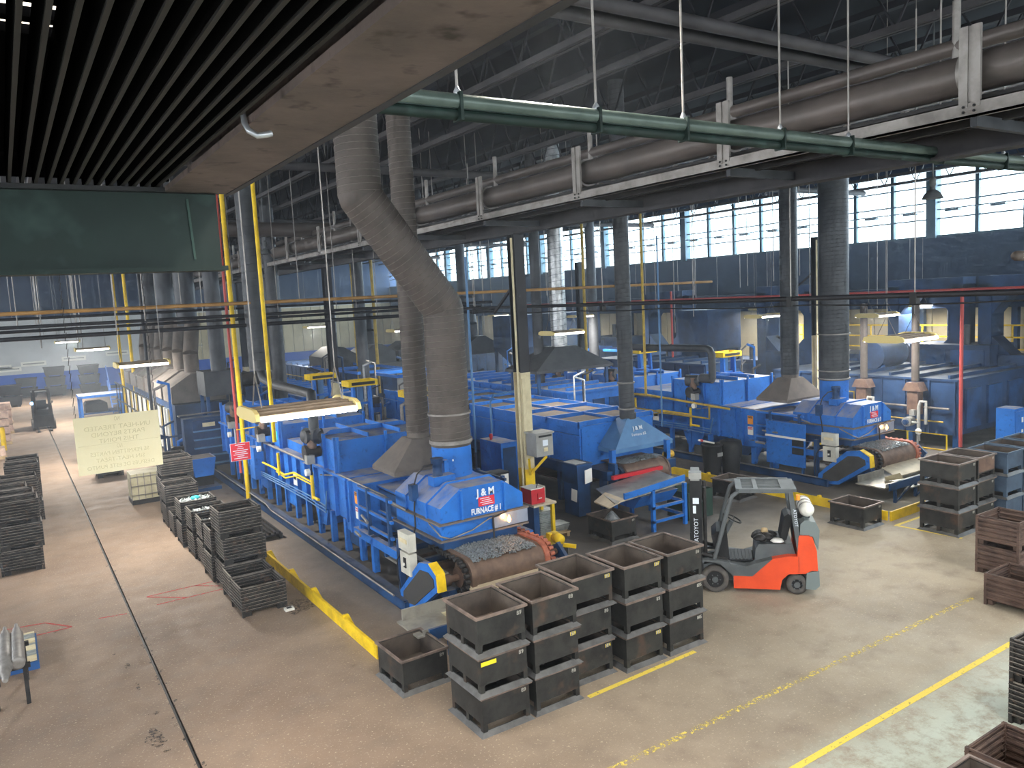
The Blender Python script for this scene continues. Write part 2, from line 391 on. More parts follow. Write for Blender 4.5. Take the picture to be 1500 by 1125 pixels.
# back wall, far down the aisle
wb = struct(MB().box(-16, 37, 80, 80.3, 1.66, 6.4).build('wall_back', 'wall_grey'))
MB().box(-16, 37, 79.8, 80.3, 6.4, 12.2).build('dark_upper_wall', 'wall_dark', wb)
wb['label'] = 'grey back wall with a bright blue dado at the end of the aisle'
MB().box(-16, 37, 79.97, 80.3, 0, 1.66).build('blue_dado', 'wall_blue', wb)
for i in range(21):    # cladding panels of the far corner
    x0 = 15+i*1.0
    MB().box(x0+.03, x0+.97, 79.9, 80, 1.7, 6.2).build('cladding_panel', 'wall_beige', wb)
for (x, z) in ((-.6, 2.35), (.1, 2.15), (2.0, 2.5), (5.1, 2.7), (8.6, 2.9), (11.8, 3.0), (15.3, 3.05)):
    t = thing('wall_placard', 'small white placard on the grey back wall, %s' % {-.6: 'lowest and nearest the picture edge', .1: 'just under another at the picture edge', 2.0: 'above the parked forklift mast', 5.1: 'over the two stacked black crates', 8.6: 'beside the hanging chain', 11.8: 'between chain and duct bundle', 15.3: 'next to the far duct bundle'}[x], 'sign', (x, 79.95, z), 0, 'placards on the back wall')
    MB().box(-.95, .95, -.04, 0, -.2, .2).build('plate', 'white', t)
    MB().box(-.8, .8, -.05, -.04, -.04, .06).build('print_line', 'cabinet_grey', t)
# window wall on the +X side
WX = 36.0
wr = struct(MB().box(WX, WX+.4, -9, 80, 5.6, 7.83).build('wall_right', 'wall_dark'))
wr['label'] = 'long side wall under the factory windows'
MB().box(WX, WX+.4, -9, 80, 10.95, 12.2).build('wall_head', 'wall_dark', wr)
for i in range(30):
    y0 = -6+i*2.87
    MB().box(WX-.06, WX+.4, y0+.03, y0+2.84, 0, 5.6).build('cladding_panel', 'wall_beige', wr)
pane = MB().box(WX+.14, WX+.155, -.93, .93, -.36, .36).mesh('pane', 'glass')
win_y = [4.4+7.76*k for k in range(10)]
for k, y0 in enumerate(win_y):
    y1 = y0+7.76
    wn = struct(MB().box(WX+.05, WX+.25, y0, y1, 7.83, 7.93).build('window_%d' % (k+1), 'mullion'))
    wn['label'] = 'steel-framed factory window with four columns of bright panes, bay %d of the long wall' % (k+1)
    MB().box(WX+.05, WX+.25, y0, y1, 10.88, 10.98).build('window_head', 'mullion', wn)
    MB().box(WX-.1, WX+.35, y0-.22, y0+.22, 7.8, 11).build('pier', 'mullion', wn)
    for i in range(4):
        if i: MB().box(WX+.06, WX+.24, y0+1.94*i-.08, y0+1.94*i+.08, 7.9, 10.9).build('mullion', 'mullion', wn)
        for j in range(4):
            p = bpy.data.objects.new('pane', pane); COL.objects.link(p); p.parent = wn; p.location = (0, y0+1.94*(i+.5), 7.93+.74*(j+.5))
    for j in range(1, 4): MB().box(WX+.1, WX+.2, y0, y1, 7.93+.74*j-.03, 7.93+.74*j+.03).build('glazing_bar', 'mullion', wn)
    MB().cyl((WX-.12, y0+.3, 9.05), (WX-.12, y1-.3, 9.05), .03, n=6).build('opening_rod', 'mullion', wn)
    for i in range(4):
        MB().box(WX-.14, WX+.1, y0+.7+1.94*i, y0+1.3+1.94*i, 8.94, 9.02).build('rod_bracket', 'mullion', wn)
MB().box(WX, WX+.4, -9, 4.2, 7.83, 10.95).build('wall_return', 'wall_dark', wr)
# the walls the photograph does not show: behind the photographer, and the far left; their window openings are added for fill light
wf = struct(MB().box(-16, 37, -9, -8.7, 0, 4.6).build('wall_front', 'wall_grey'))
MB().box(-16, 37, -9, -8.7, 9.8, 12.2).build('wall_head', 'wall_grey', wf)
for i in range(12): MB().box(-16+i*4.6, -15.6+i*4.6, -8.98, -8.72, 4.6, 9.8).build('pier', 'wall_grey', wf)
wl = struct(MB().box(-16.3, -16, -9, 80, 0, 4.9).build('wall_left', 'wall_grey'))
MB().box(-16.3, -16, -9, 80, 8.9, 12.2).build('wall_head', 'wall_grey', wl)
for i in range(15): MB().box(-16.28, -16.02, -9+i*6.3, -8.5+i*6.3, 4.9, 8.9).build('pier', 'wall_grey', wl)
# ceiling and its open-web joists, running down the hall
ce = struct(MB().box(-16, 37, -9, 83, 12.0, 12.2).build('ceiling', 'ceil_deck'))
ce['label'] = 'dark steel roof deck over the furnace hall'
bt = MB(); bt.box(-.09, .09, -8.6, 79.8, 11.75, 11.9)
bb = MB(); bb.box(-.1, -.02, -8.6, 79.8, 10.3, 10.42).box(.02, .1, -8.6, 79.8, 10.3, 10.42)
bw = MB(); y = -8.4
while y < 79:
    bw.bar((0, y, 10.36), (0, y+.75, 11.8), .035, .035); bw.bar((0, y+.75, 11.8), (0, y+1.5, 10.36), .035, .035); y += 1.5
mt, mb_, mw = bt.mesh('top_chord', 'ceil_web'), bb.mesh('bottom_chord', 'ceil_steel'), bw.mesh('web', 'ceil_web')
for i, x in enumerate([-2.2, 1.2, 4.3, 7.3, 8.65, 10.33, 13.45, 16.5, 19.6, 22.7, 25.8, 28.9, 32, 35]):
    j = bpy.data.objects.new('roof_joist', mt); COL.objects.link(j); j.location = (x, 0, 0); j['kind'] = 'structure'
    for nm, me in (('bottom_chord', mb_), ('web', mw)):
        c = bpy.data.objects.new(nm, me); COL.objects.link(c); c.parent = j
for i, y in enumerate((8.66, 9.15, 22, 36, 50, 64)):
    struct(MB().tube([(2.5, y, 10.05), (34, y, 10.05)], .1 if i < 2 else .12, 10).build('trim_%d' % (i+1), 'ceil_steel'))

# ================================================================== columns
def column(x, y, near, label):
    c = thing('steel_column', label, 'column', (x, y, 0), 0, 'hall columns')
    def hsec(z0, z1, m, nm):
        b = MB(); b.box(-.15, .15, -.17, -.15, z0, z1).box(-.15, .15, .15, .17, z0, z1).box(-.02, .02, -.15, .15, z0, z1); return b.build(nm, m, c)
    hsec(0, 1.6, 'yellow', 'painted_base'); hsec(1.6, 4.15 if near else 3, 'cream', 'painted_middle'); hsec(4.15 if near else 3, 7.72, 'black_pipe', 'upper_shaft')
    b = MB(); b.box(-.25, .25, -.25, .25, 0, .03); b.build('base_plate', 'steel_dark', c)
    if near:
        MB().cyl((-.19, -.1, .6), (-.19, -.1, 7.6), .03, n=8).build('conduit', 'cream', c)
        MB().box(-.13, -.05, -.2, -.17, 1.7, 4.0).build('conduit_cover', 'cream', c)
        for s in (-1, 1): MB().bar((.0, -.17, 1.45), (s*.28+.1, -.42, 1.92), .06, .06).build('brace', 'yellow', c)
        MB().bar((.06, 0, 6.6), (.06, 1.3, 5.7), .06, .06).build('knee_brace', 'black_pipe', c)
    return c
column(11.25, 17, True, 'steel column beside the grey transformer box, black above, cream and yellow below')
column(11.25, 31, False, 'steel column standing between the second and third yellow-topped blue stands')
column(11.25, 45, False, 'distant steel column of the same line, far behind the first furnace')
column(25, 18, True, 'steel column between the two tall ducts of the third furnace')
column(25, 32, False, 'steel column behind the third furnace, deep in the hall')
column(25, 4, False, 'steel column at the hall edge beyond the blue-grey bins')
t = thing('transformer_box', 'grey transformer box with two white labels mounted on the column', 'electrical box', (11.4, 16.55, 2.0))
MB().box(-.28, .24, -.26, .2, 0, .58).build('housing', 'cabinet_grey', t); MB().box(-.31, .27, -.29, .23, .58, .62).build('lid', 'cabinet_grey', t)
MB().box(-.2, .2, -.275, -.26, .5, .55).build('vent_slot', 'black', t)
MB().box(-.08, .08, -.27, -.26, .27, .42).build('label_plate', 'paint_white', t); MB().box(-.05, .07, -.27, -.26, .12, .22).build('label_plate', 'cream', t)

# ================================================================== overhead runs along the hall
g = thing('pipe_bridge', 'long galvanised channel bridge carrying a fat taupe pipe under the roof', 'pipe bridge', (9.6, 0, 7.9))
MB().box(-.05, .05, -4, 62, 0, .16).box(-.05, .1, -4, 62, 0, .012).box(-.05, .1, -4, 62, .148, .16).build('bottom_channel', 'galv', g)
MB().box(.62, .7, -4, 62, 0, .16).build('rear_channel', 'steel_dark', g)
py = [1.2+3.66*k for k in range(17)]
for y in py:
    MB().box(-.06, -.02, y-.12, y-.02, .1, 1.0).box(-.06, -.02, y+.02, y+.12, .1, 1.0).box(-.04, -.02, y-.04, y+.04, .1, 1.0).build('post', 'galv', g)
    MB().box(0.05, 1.6, y-.04, y+.04, -.11, .02).build('cross_channel', 'duct_dark', g)
    bo = MB()
    for dy in (-.12, .12):
        for dz in (.05, .11): bo.cyl((-.06, y+dy*.5, dz), (-.075, y+dy*.5, dz), .016, n=6)
    bo.build('bolts', 'black', g)
    MB().cyl((.32, y+.1, .55), (.32, y+.22, .55), .27, n=20).build('pipe_collar', 'galv', g)
    MB().cyl((.8, y+.6, .4), (.8, y+.6, 1.6), .05, n=8).build('hanger', 'galv', g)
MB().cyl((.32, -4, .55), (.32, 62, .55), .23, n=24, caps=True).build('fat_pipe', 'pipe_taupe', g)
MB().cyl((.85, -4, 1.05), (.85, 62, 1.05), .1, n=14).build('thin_pipe', 'pipe_taupe', g)
MB().box(.2, .44, -4, 62, .2, .26).build('pipe_cradle', 'steel_dark', g)
RB = MB().box(-.14, .14, -6, 79.5, -.02, .02).box(-.02, .02, -6, 79.5, 0, .33).box(-.14, .14, -6, 79.5, .31, .35)
o = put(RB, 'runway_beam', 'ceil_steel', (11.25, 0, 7.72))
tag(o, 'dark steel runway beam resting on the column tops', 'beam')
t = thing('lattice_girder', 'pale lattice girder just above the tall side windows', 'girder', (14.6, 0, 8.3))
MB().box(-.06, .06, -3, 60, 0, .08).build('bottom_chord', 'galv', t); MB().box(-.06, .06, -3, 60, .9, .98).build('top_chord', 'galv', t)
lw = MB(); y = -2.8
while y < 59: lw.bar((0, y, .04), (0, y+.6, .94), .05, .05); lw.bar((0, y+.6, .94), (0, y+1.2, .04), .05, .05); y += 1.2
lw.build('web', 'galv', t)
# hung green tube along X
t = thing('hanging_green_tube', 'pale green twin tube hung on rods across the top of the hall', 'pipe', (0, 6.2, 7.8))
MB().cyl((1.4, 0, .04), (17, 0, .04), .068, n=16).build('upper_tube', 'pipe_green', t)
MB().cyl((1.4, .02, -.07), (17, .02, -.07), .05, n=16).box(1.4, 17, -.03, .07, -.03, 0).build('lower_tube', 'beam_green', t)
for x in (3.57, 5.14, 6.34, 7.93, 9.26, 11.4, 13.2):
    MB().cyl((x, 0, .1), (x, 0, 4.2), .013, n=6).build('hanger_rod', 'galv', t)
    MB().lathe([(.03, .1), (.035, .13), (.012, .17)], (x, 0, 0), 8).build('rod_nut', 'silver', t)
    MB().box(x-.015, x+.015, -.075, .075, -.13, .115).build('hanger_clip', 'beam_green', t)
# black conduit run level with the camera
t = thing('overhead_conduit', 'black pipe and slack cable running level across the middle of the hall', 'pipe', (12, 0, 5.8))
MB().cyl((0, -2, 0), (0, 21.5, .04), .045, n=10).build('pipe', 'black_pipe', t)
MB().tube([(.02, -2+1.2*i, -.1-.04*math.sin(i*PI/3)**2) for i in range(20)], .014, 6).build('cable', 'black', t)
for y in (2.5, 6.9, 9.2, 14.5, 20.5):
    MB().box(-.06, .06, y-.05, y+.05, -.12, .06).build('pipe_clamp', 'black', t); MB().cyl((0, y, .05), (0, y, 4.3), .012, n=6).build('hanger_rod', 'galv', t)
# service pipes crossing the aisle
for i, (z, yy, r, m, x0, x1, lab, nm) in enumerate(((6.34, 24, .055, 'orange_pipe', -16, 26, 'orange-brown gas pipe crossing the aisle above the black pipes', 'gas_pipe'),
        (5.98, 24.4, .05, 'black_pipe', -16, 15, 'upper black service pipe crossing the aisle just under the gas pipe', 'service_pipe'),
        (5.68, 24.2, .06, 'black_pipe', -16, 15, 'lower black service pipe, bottom of the bank across the aisle', 'service_pipe'),
        (5.86, 25.2, .045, 'black_pipe', -16, 15, 'middle black service pipe between the upper and lower ones', 'service_pipe'),
        (6.2, 25.6, .04, 'black_pipe', -16, 15, 'thin black pipe right behind the orange gas pipe', 'service_pipe'))):
    o = put(MB().cyl((x0, 0, 0), (x1, 0, 0), r, n=10), nm, m, (0, yy, z)); tag(o, lab, 'pipe', 'pipes across the aisle')
for i in range(30):
    x = -9+i*.83+random.uniform(-.25, .25)
    if x > 15: break
    z0 = random.choice((6.34, 5.98, 5.68, 5.86))
    o = put(MB().cyl((0, 0, 0), (0, 0, 12.0-z0), .014, n=5), 'hanger_rod', 'galv', (x, 24.2+random.uniform(-.2, 1.4), z0))
    tag(o, 'thin steel hanger rod holding up the aisle pipes', 'hanger rod', 'hanger rods of the aisle pipes')
o = put(MB().cyl((0, 0, 0), (13, 0, 0), .27, n=18), 'cross_duct', 'pipe_taupe', (3, 30, 9.1)); tag(o, 'horizontal taupe duct crossing high behind the big bent duct', 'duct')

# ================================================================== the platform over the photographer
t = thing('platform_deck', 'dark ribbed steel deck overhead in the top corner, slats running away', 'platform', (0, 0, 6.842))
sl = MB().box(-.009, .009, -3, 5.1, 0, .14).mesh('slat', 'deck_unlit'); sl2 = MB().box(-.007, .007, -3, 5.1, -.01, .0).mesh('slat_flange', 'rib_edge')
for i in range(44):
    x = .83-i*.06
    s_ = bpy.data.objects.new('slat', sl); COL.objects.link(s_); s_.parent = t; s_.location = (x, 0, 0)
    f_ = bpy.data.objects.new('flange', sl2); COL.objects.link(f_); f_.parent = s_
MB().box(-2.5, .9, 2.9, 4.9, .14, .17).build('deck_plate', 'deck_unlit', t)
MB().box(.42, .9, -3, 2.9, .14, .17).build('deck_plate', 'deck_unlit', t); MB().box(-2.5, .42, 2.74, 2.79, .14, .17).build('deck_plate', 'deck_unlit', t); MB().box(-2.5, .42, -3, 2.62, .14, .17).build('deck_plate', 'deck_unlit', t)
MB().box(-2.5, .9, 4.96, 4.99, .03, .17).build('end_plate', 'deck_unlit', t)
for i in range(10): MB().box(-2.5, .9, -2.4+i*.42, -2.36+i*.42, .06, .12).build('cross_bar', 'deck_unlit', t)
t = thing('platform_lamp', 'bright strip lamp glimpsed through the gaps of the ribbed deck', 'lamp', (.0, 3.35, 7.2))
MB().box(-.5, .5, -.3, .5, .06, .1).build('housing', 'lamp_cream', t); MB().box(-.45, .45, -.28, .48, .04, .06).build('tube', 'tube_soft', t)
t = thing('platform_edge_beam', 'wide dirty taupe beam soffit running away over the photographer', 'beam', (0, 0, 6.8))
MB().box(.86, 1.215, -3, 4.92, 0, .03).build('bottom_flange', 'beam_taupe', t); MB().box(1.0, 1.07, -3, 4.92, .03, .5).build('web', 'beam_taupe', t)
MB().box(1.2, 1.235, -3, 4.92, -.004, .09).build('edge_angle', 'ceil_steel', t)
MB().tube([(.845, 3.1, .06), (.842, 3.07, .0), (.85, 3.05, -.03), (.875, 3.03, -.05), (.91, 3.02, -.045), (.925, 3.02, -.04)], .012, 8).build('hook_strap', 'silver', t)
t = thing('platform_end_beam', 'dark green painted end beam of the platform over the aisle', 'beam', (0, 4.95, 6.37))
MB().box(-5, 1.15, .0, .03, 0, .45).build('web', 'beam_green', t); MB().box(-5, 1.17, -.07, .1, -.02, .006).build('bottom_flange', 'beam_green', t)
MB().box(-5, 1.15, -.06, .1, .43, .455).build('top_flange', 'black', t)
MB().bar((1.0, -.004, .05), (.985, -.004, .4), .012, .008, (0, 1, 0)).build('weld_bead', 'weld', t)
# ================================================================== furnaces number one and three (same make)
O1 = (7.85, 13.5, 0)
def ring(b, x0, x1, y0, y1, z0, z1, t):
    b.box(x0-t, x1+t, y0-t, y0, z0, z1).box(x0-t, x1+t, y1, y1+t, z0, z1).box(x0-t, x0, y0, y1, z0, z1).box(x1, x1+t, y0, y1, z0, z1); return b
def pan(par, y0, y1, z0, z1, x0=6.55, x1=9.15, m='blue'):
    """raised roof pan with stiffened sides and a ribbed, dusty top"""
    p = MB().box(x0, x1, y0, y1, z0, z1-.13).build('roof_pan', m, par, O1)
    b = MB(); ring(b, x0+.04, x1-.04, y0+.04, y1-.04, z1-.14, z1, .04); b.build('pan_rim', m, p)
    for x in (x0+(x1-x0)/3, x0+2*(x1-x0)/3):
        MB().add([(q[0]-O1[0], q[1]-O1[1], q[2]) for q in MB().box(x-.015, x+.015, y0+.04, y1-.04, z1-.14, z1-.02).v], MB.BF).build('pan_rib', m, p)
    n = max(2, int((y1-y0)/.8))
    for i in range(1, n):
        y = y0+(y1-y0)*i/n
        MB().prism([(x0+.04-O1[0], z1-.14), (x0+.3-O1[0], z1-.01), (x1-.3-O1[0], z1-.01), (x1-.04-O1[0], z1-.14)], 'y', y-.015-O1[1], y+.015-O1[1]).build('pan_rib', m, p)
    for x in (x0+.02, x0+1.3, x1-.02):
        MB().box(x-.03-O1[0], x+.03-O1[0], y0-.07-O1[1], y0-O1[1], z0, z1-.02).build('stiffener', m, p)
    k = max(2, int((y1-y0)/.75))
    for i in range(k+1):
        y = y0+(y1-y0)*i/k
        MB().box(x0-.08-O1[0], x0-O1[0], y-.03-O1[1], y+.03-O1[1], z0, z1-.02).build('stiffener', m, p)
    return p
def offset_fix(par_list): pass
def furnace(name, label, tail=30.5):
    R = thing(name, label, 'furnace', O1)
    def B(nm, m, b, par=R):
        return b.build(nm, m, par, O1 if par is R else O1)
    # skid rails with pipes laid along them
    for x in (6.12, 9.36):
        B('skid_rail', 'blue_dark', MB().box(x, x+.06, 13.9, tail, 0, .22).box(x, x+.22, 13.9, tail, .19, .22).box(x, x+.22, 13.9, tail, 0, .03))
    B('skid_end', 'blue_dark', MB().box(6.12, 9.58, 13.86, 13.95, 0, .2))
    B('skid_conduit', 'galv', MB().tube([(6.05, 14.2, .27), (6.05, 22.8, .27), (6.02, 23.2, .4), (6.02, tail, .4)], .022, 6))
    # frame: legs, gusset legs and bottom beam
    y = 15.95; i = 0
    while y < tail-.4:
        for x in ((6.36, 9.2) if y < 16.8 else (6.46, 9.1)):
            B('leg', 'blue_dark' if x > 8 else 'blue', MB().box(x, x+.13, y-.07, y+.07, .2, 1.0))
            if i % 3 == 1: B('gusset', 'blue', MB().prism([(y-.45, .98), (y-.07, .98), (y-.07, .3)], 'x', x+.04, x+.08))
        y += .95; i += 1
    for x in (6.36, 9.2): B('side_beam', 'blue', MB().box(x, x+.13, 13.95, 17.0, .82, 1.0))
    for yy in (14.3, 15.3, 16.3): B('cross_beam', 'blue_dark', MB().box(6.4, 9.3, yy, yy+.1, .7, .82))
    # chamber walls with ribs
    lo = B('chamber', 'blue', MB().box(6.55, 9.15, 17.6, tail, .95, 2.0))
    def sub(nm, m, b): return b.build(nm, m, lo, O1)
    yy = 17.65
    while yy < tail:
        sub('wall_rib', 'blue', MB().box(6.45, 6.55, yy-.03, yy+.03, .95, 2.0)); sub('wall_rib', 'blue', MB().box(9.15, 9.25, yy-.03, yy+.03, .95, 2.0)); yy += .74
    sub('flange', 'blue', MB().box(6.44, 9.26, 17.55, tail, 1.98, 2.04))
    th = B('throat', 'blue', MB().box(6.5, 9.2, 16.75, 17.9, .75, 2.02))
    MB().prism([(16.85, .75), (17.2, .42), (17.75, .42), (17.9, .75)], 'x', 6.55, 9.1).build('throat_hopper', 'blue_dark', th, O1)
    MB().box(6.42, 6.5, 16.72, 16.8, .3, 2.02).build('corner_post', 'blue', th, O1)
    MB().box(6.42, 6.5, 17.3, 17.36, .78, 2.02).build('corner_post', 'blue', th, O1)
    for yq in (19.6, 22.2, 24.9, 27.6):
        B('hopper', 'blue', MB().prism([(yq-.5, .95), (yq-.3, .5), (yq+.3, .5), (yq+.5, .95)], 'x', 6.5, 9.1))
    pan(R, 18.28, 20.6, 2.03, 2.95); pan(R, 22.85, 26.2, 2.03, 2.86); pan(R, 27.2, tail-.3, 2.03, 2.8)
    B('low_roof', 'blue', MB().box(6.7, 9.0, 20.6, 22.85, 2.03, 2.3))
    # open bay between chamber and discharge hood
    for x, y in ((6.38, 15.0), (6.38, 16.1), (9.24, 15.0), (9.24, 16.1)):
        B('bay_post', 'blue_dark', MB().box(x, x+.08, y, y+.08, .9, 2.05))
    for z in (1.15, 1.5, 1.95):
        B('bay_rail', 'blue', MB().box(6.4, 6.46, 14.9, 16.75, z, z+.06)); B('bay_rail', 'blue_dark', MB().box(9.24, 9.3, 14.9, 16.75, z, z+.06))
    B('tunnel', 'blue_dark', MB().box(6.95, 8.75, 15.6, 16.8, 1.0, 1.85))
    for z in (1.3, 1.62, 1.9): B('tunnel_band', 'blue', MB().box(6.9, 8.8, 15.62, 16.75, z, z+.05))
    B('step_bar', 'galv', MB().tube([(6.25, 16.6, 1.0), (6.2, 16.2, 1.0)], .03, 8)); B('step_bar', 'galv', MB().tube([(6.35, 16.4, 1.4), (6.2, 15.7, 1.42)], .03, 8))
    B('return_rollers', 'rust', MB().cyl((6.6, 14.2, .62), (9.1, 14.2, .62), .09, n=12).cyl((6.6, 14.9, .62), (9.1, 14.9, .62), .09, n=12))
    # discharge hood: chamfered prism with ribs and two flanges
    prof = [(6.85, 1.36), (6.85, 2.03), (7.32, 2.36), (8.33, 2.36), (8.8, 2.03), (8.8, 1.36)]
    h = B('hood', 'blue', MB().prism(prof, 'y', 13.5, 15.6))
    def H(nm, m, b): return b.build(nm, m, h, O1)
    for yr in (14.08, 15.02):
        H('hood_rib', 'blue', MB().prism([(6.81, 1.72), (6.81, 2.05), (7.3, 2.4), (8.35, 2.4), (8.84, 2.05), (8.84, 1.72)], 'y', yr-.03, yr+.03))
    for x in (7.32, 8.33): H('hood_rib', 'blue', MB().box(x-.02, x+.02, 13.44, 13.5, 1.74, 2.33))
    b = MB(); ring(b, 6.85, 8.8, 13.5, 15.6, 1.7, 1.735, .085); H('hood_flange', 'hood_grey', b)
    b = MB(); ring(b, 6.85, 8.8, 13.5, 15.6, 1.36, 1.395, .075); H('hood_flange', 'hood_grey', b)
    H('hood_skirt', 'blue_dark', MB().box(6.95, 8.7, 13.62, 15.6, 1.12, 1.36))
    H('collar', 'blue', MB().cyl((7.9, 14.85, 2.3), (7.9, 14.85, 3.0), .43, n=32)); H('collar_sticker', 'paint_white', MB().box(7.7, 7.78, 14.455, 14.47, 2.72, 2.76))
    b = MB(); b.box(7.12, 7.62, 14.22, 14.5, 2.3, 2.5); H('motor_shelf', 'blue', b)
    mo = H('motor', 'blue_old', MB().lathe([(.11, 0), (.11, .05), (.1, .06), (.1, .25), (.125, .26), (.125, .33), (.135, .34), (.135, .37)], (7.28, 14.36, 2.5), 16))
    H('motor_box', 'blue', MB().box(7.42, 7.52, 14.3, 14.46, 2.55, 2.8))
    H('junction_box', 'blue_dark', MB().box(6.76, 6.9, 14.55, 14.72, 2.0, 2.34))
    H('motor_cable', 'black_pipe', MB().tube([(7.18, 14.36, 2.75), (7.02, 14.45, 2.72), (6.9, 14.56, 2.55), (6.84, 14.6, 2.33)], .018, 6))
    H('hood_cable', 'black_pipe', MB().tube([(6.83, 14.6, 2.0), (6.76, 14.5, 1.8), (6.74, 14.45, 1.5), (6.6, 14.3, 1.3), (6.45, 14.1, 1.3)], .018, 6))
    H('hood_cable', 'galv', MB().tube([(6.78, 13.9, 1.68), (6.8, 13.45, 1.5), (7.0, 13.41, 1.42), (7.5, 13.41, 1.5), (7.9, 13.4, 1.66), (8.15, 13.4, 1.68)], .016, 6))
    H('steel_flap', 'shiny', MB().box(8.02, 8.86, 13.43, 13.47, 1.42, 1.72))
    H('flap_lever', 'steel_dark', MB().bar((7.98, 13.38, 1.68), (7.96, 13.34, 1.25), .03, .03).bar((7.98, 13.36, 1.68), (8.3, 13.34, 1.75), .03, .02))
    H('burner_flame', 'flame', MB().lathe([(.005, -.07), (.035, -.04), (.045, 0), (.03, .05), (.008, .1)], (8.35, 13.36, 1.56), 10))
    fl_ = bpy.data.lights.new('flame_glow', 'POINT'); fl_.energy = 5; fl_.color = (1, .45, .12); fl_.shadow_soft_size = .04
    fo = bpy.data.objects.new('flame_glow', fl_); COL.objects.link(fo); fo.parent = h; fo.location = (8.35-O1[0], 13.3-O1[1], 1.58); fo['kind'] = 'helper'
    # belt, drum, sprocket chains
    ax, az, rr = 12.95, .8, .32
    arc = [(ax-rr*math.sin(a), az+rr*math.cos(a)) for a in [PI*i/14 for i in range(15)]]
    loop = [(15.5, az+rr)]+arc+[(15.5, az-rr)]; inner = [(15.5, az-rr+.03)]+[(ax-(rr-.03)*math.sin(a), az+(rr-.03)*math.cos(a)) for a in [PI*(14-i)/14 for i in range(15)]]+[(15.5, az+rr-.03)]
    bl = MB(); n = len(loop)
    vs = [(x, p[0], p[1]) for x in (7.08, 8.72) for p in loop]; bl.add(vs, [(i, i+1, n+i+1, n+i) for i in range(n-1)], True)
    vs = [(x, p[0], p[1]) for x in (7.08, 8.72) for p in inner]; bl.add(vs, [(i, i+1, n+i+1, n+i) for i in range(n-1)], True)
    belt = B('conveyor_belt', 'belt', bl)
    for x0, x1, m in ((6.99, 7.1, 'belt'), (8.7, 8.81, 'hot_chain')):
        MB().cyl((x0, ax, az), (x1, ax, az), rr+.035, n=28).build('drum_flange', m, belt, O1)
        MB().box(x0, x1, ax, 14.2, az+rr-.03, az+rr+.035).build('edge_strip', m, belt, O1)
    for (x, m) in ((6.9, 'steel_dark'), (8.9, 'hot_chain')):
        for k in range(9):
            a = PI*.05+k*PI/8.5
            MB().cyl((x-.05, ax-(rr-.02)*math.sin(a), az+(rr-.02)*math.cos(a)), (x+.05, ax-(rr-.02)*math.sin(a), az+(rr-.02)*math.cos(a)), .045, n=10).build('chain_roller', m, belt, O1)
        for k in range(7): MB().cyl((x-.05, ax+.1+k*.17, az+rr), (x+.05, ax+.1+k*.17, az+rr), .045, n=10).build('chain_roller', m, belt, O1)
        MB().box(x-.02, x+.02, ax, 14.2, az+rr-.03, az+rr+.02).build('chain_link_plate', m, belt, O1)
        MB().cyl((x-.04, ax, az), (x+.04, ax, az), .2, n=18).build('sprocket', 'rust' if m != 'hot_chain' else m, belt, O1)
    B('drum_shaft', 'rust', MB().cyl((6.4, ax, az), (9.25, ax, az), .07, n=14).cyl((6.55, ax, az), (6.68, ax, az), .11, n=14))
    for x0, z0 in ((6.5, .6), (6.62, .88), (6.78, .74)): B('belt_rail', 'steel_plate', MB().box(x0, x0+.07, 13.0, 15.6, z0, z0+.05))
    B('bearing_bracket', 'blue_dark', MB().box(6.5, 6.68, 12.7, 14.0, .5, .68).box(9.05, 9.25, 12.7, 14.0, .5, .68))
    B('end_bracket', 'blue_dark', MB().prism([(12.6, .75), (12.9, 1.0), (13.4, .5), (12.9, .3)], 'x', 9.2, 9.28))
    # chain guard in front of the side frame
    gp = [(14.28, .03), (14.24, .34), (13.3, 1.15), (12.82, 1.24), (12.55, 1.1), (12.53, .8), (13.55, .12)]
    gd = B('chain_guard', 'blue', MB().prism(gp, 'x', 6.22, 6.34))
    gi = [(14.1, .14), (14.07, .36), (13.25, 1.02), (12.9, 1.06), (12.7, .98), (12.68, .84), (13.58, .22)]
    MB().prism(gi, 'x', 6.205, 6.225).build('mesh_panel', 'guard_mesh', gd, O1)
    MB().prism([(12.85, 1.255), (12.54, 1.12), (12.5, .78), (12.54, .78), (12.56, 1.09), (12.84, 1.235)], 'x', 6.2, 6.38).build('yellow_edge', 'yellow', gd, O1)
    B('guard_post', 'blue_dark', MB().box(6.28, 6.4, 14.32, 14.44, 0, 1.35))
    # control boxes on the side frame
    cb = B('control_box', 'box_grey', MB().box(6.18, 6.34, 13.62, 14.1, 1.26, 1.62))
    MB().box(6.165, 6.18, 13.7, 14.0, 1.42, 1.5).build('nameplate', 'cream', cb, O1)
    cb = B('control_box', 'box_grey', MB().box(6.18, 6.34, 13.62, 14.05, .78, 1.22))
    MB().box(6.16, 6.18, 13.78, 13.88, .92, 1.12).build('disconnect_plate', 'black', cb, O1); MB().box(6.13, 6.165, 13.81, 13.85, .97, 1.02).build('switch', 'white', cb, O1)
    B('hose', 'black_pipe', MB().tube([(6.3, 14.15, 1.2), (6.22, 14.3, .95), (6.25, 14.38, .6), (6.3, 14.36, .2)], .016, 6))
    # chute under the drum, and shaker trough leading to the floor bin
    B('chute', 'chute', MB().add([(6.95, 12.72, .68), (8.95, 12.72, .68), (8.97, 12.1, .5), (6.78, 12.1, .5), (6.95, 12.72, .65), (8.95, 12.72, .65), (8.97, 12.1, .47), (6.78, 12.1, .47)], ((0, 1, 2, 3), (7, 6, 5, 4), (0, 4, 5, 1), (1, 5, 6, 2), (2, 6, 7, 3), (3, 7, 4, 0))))
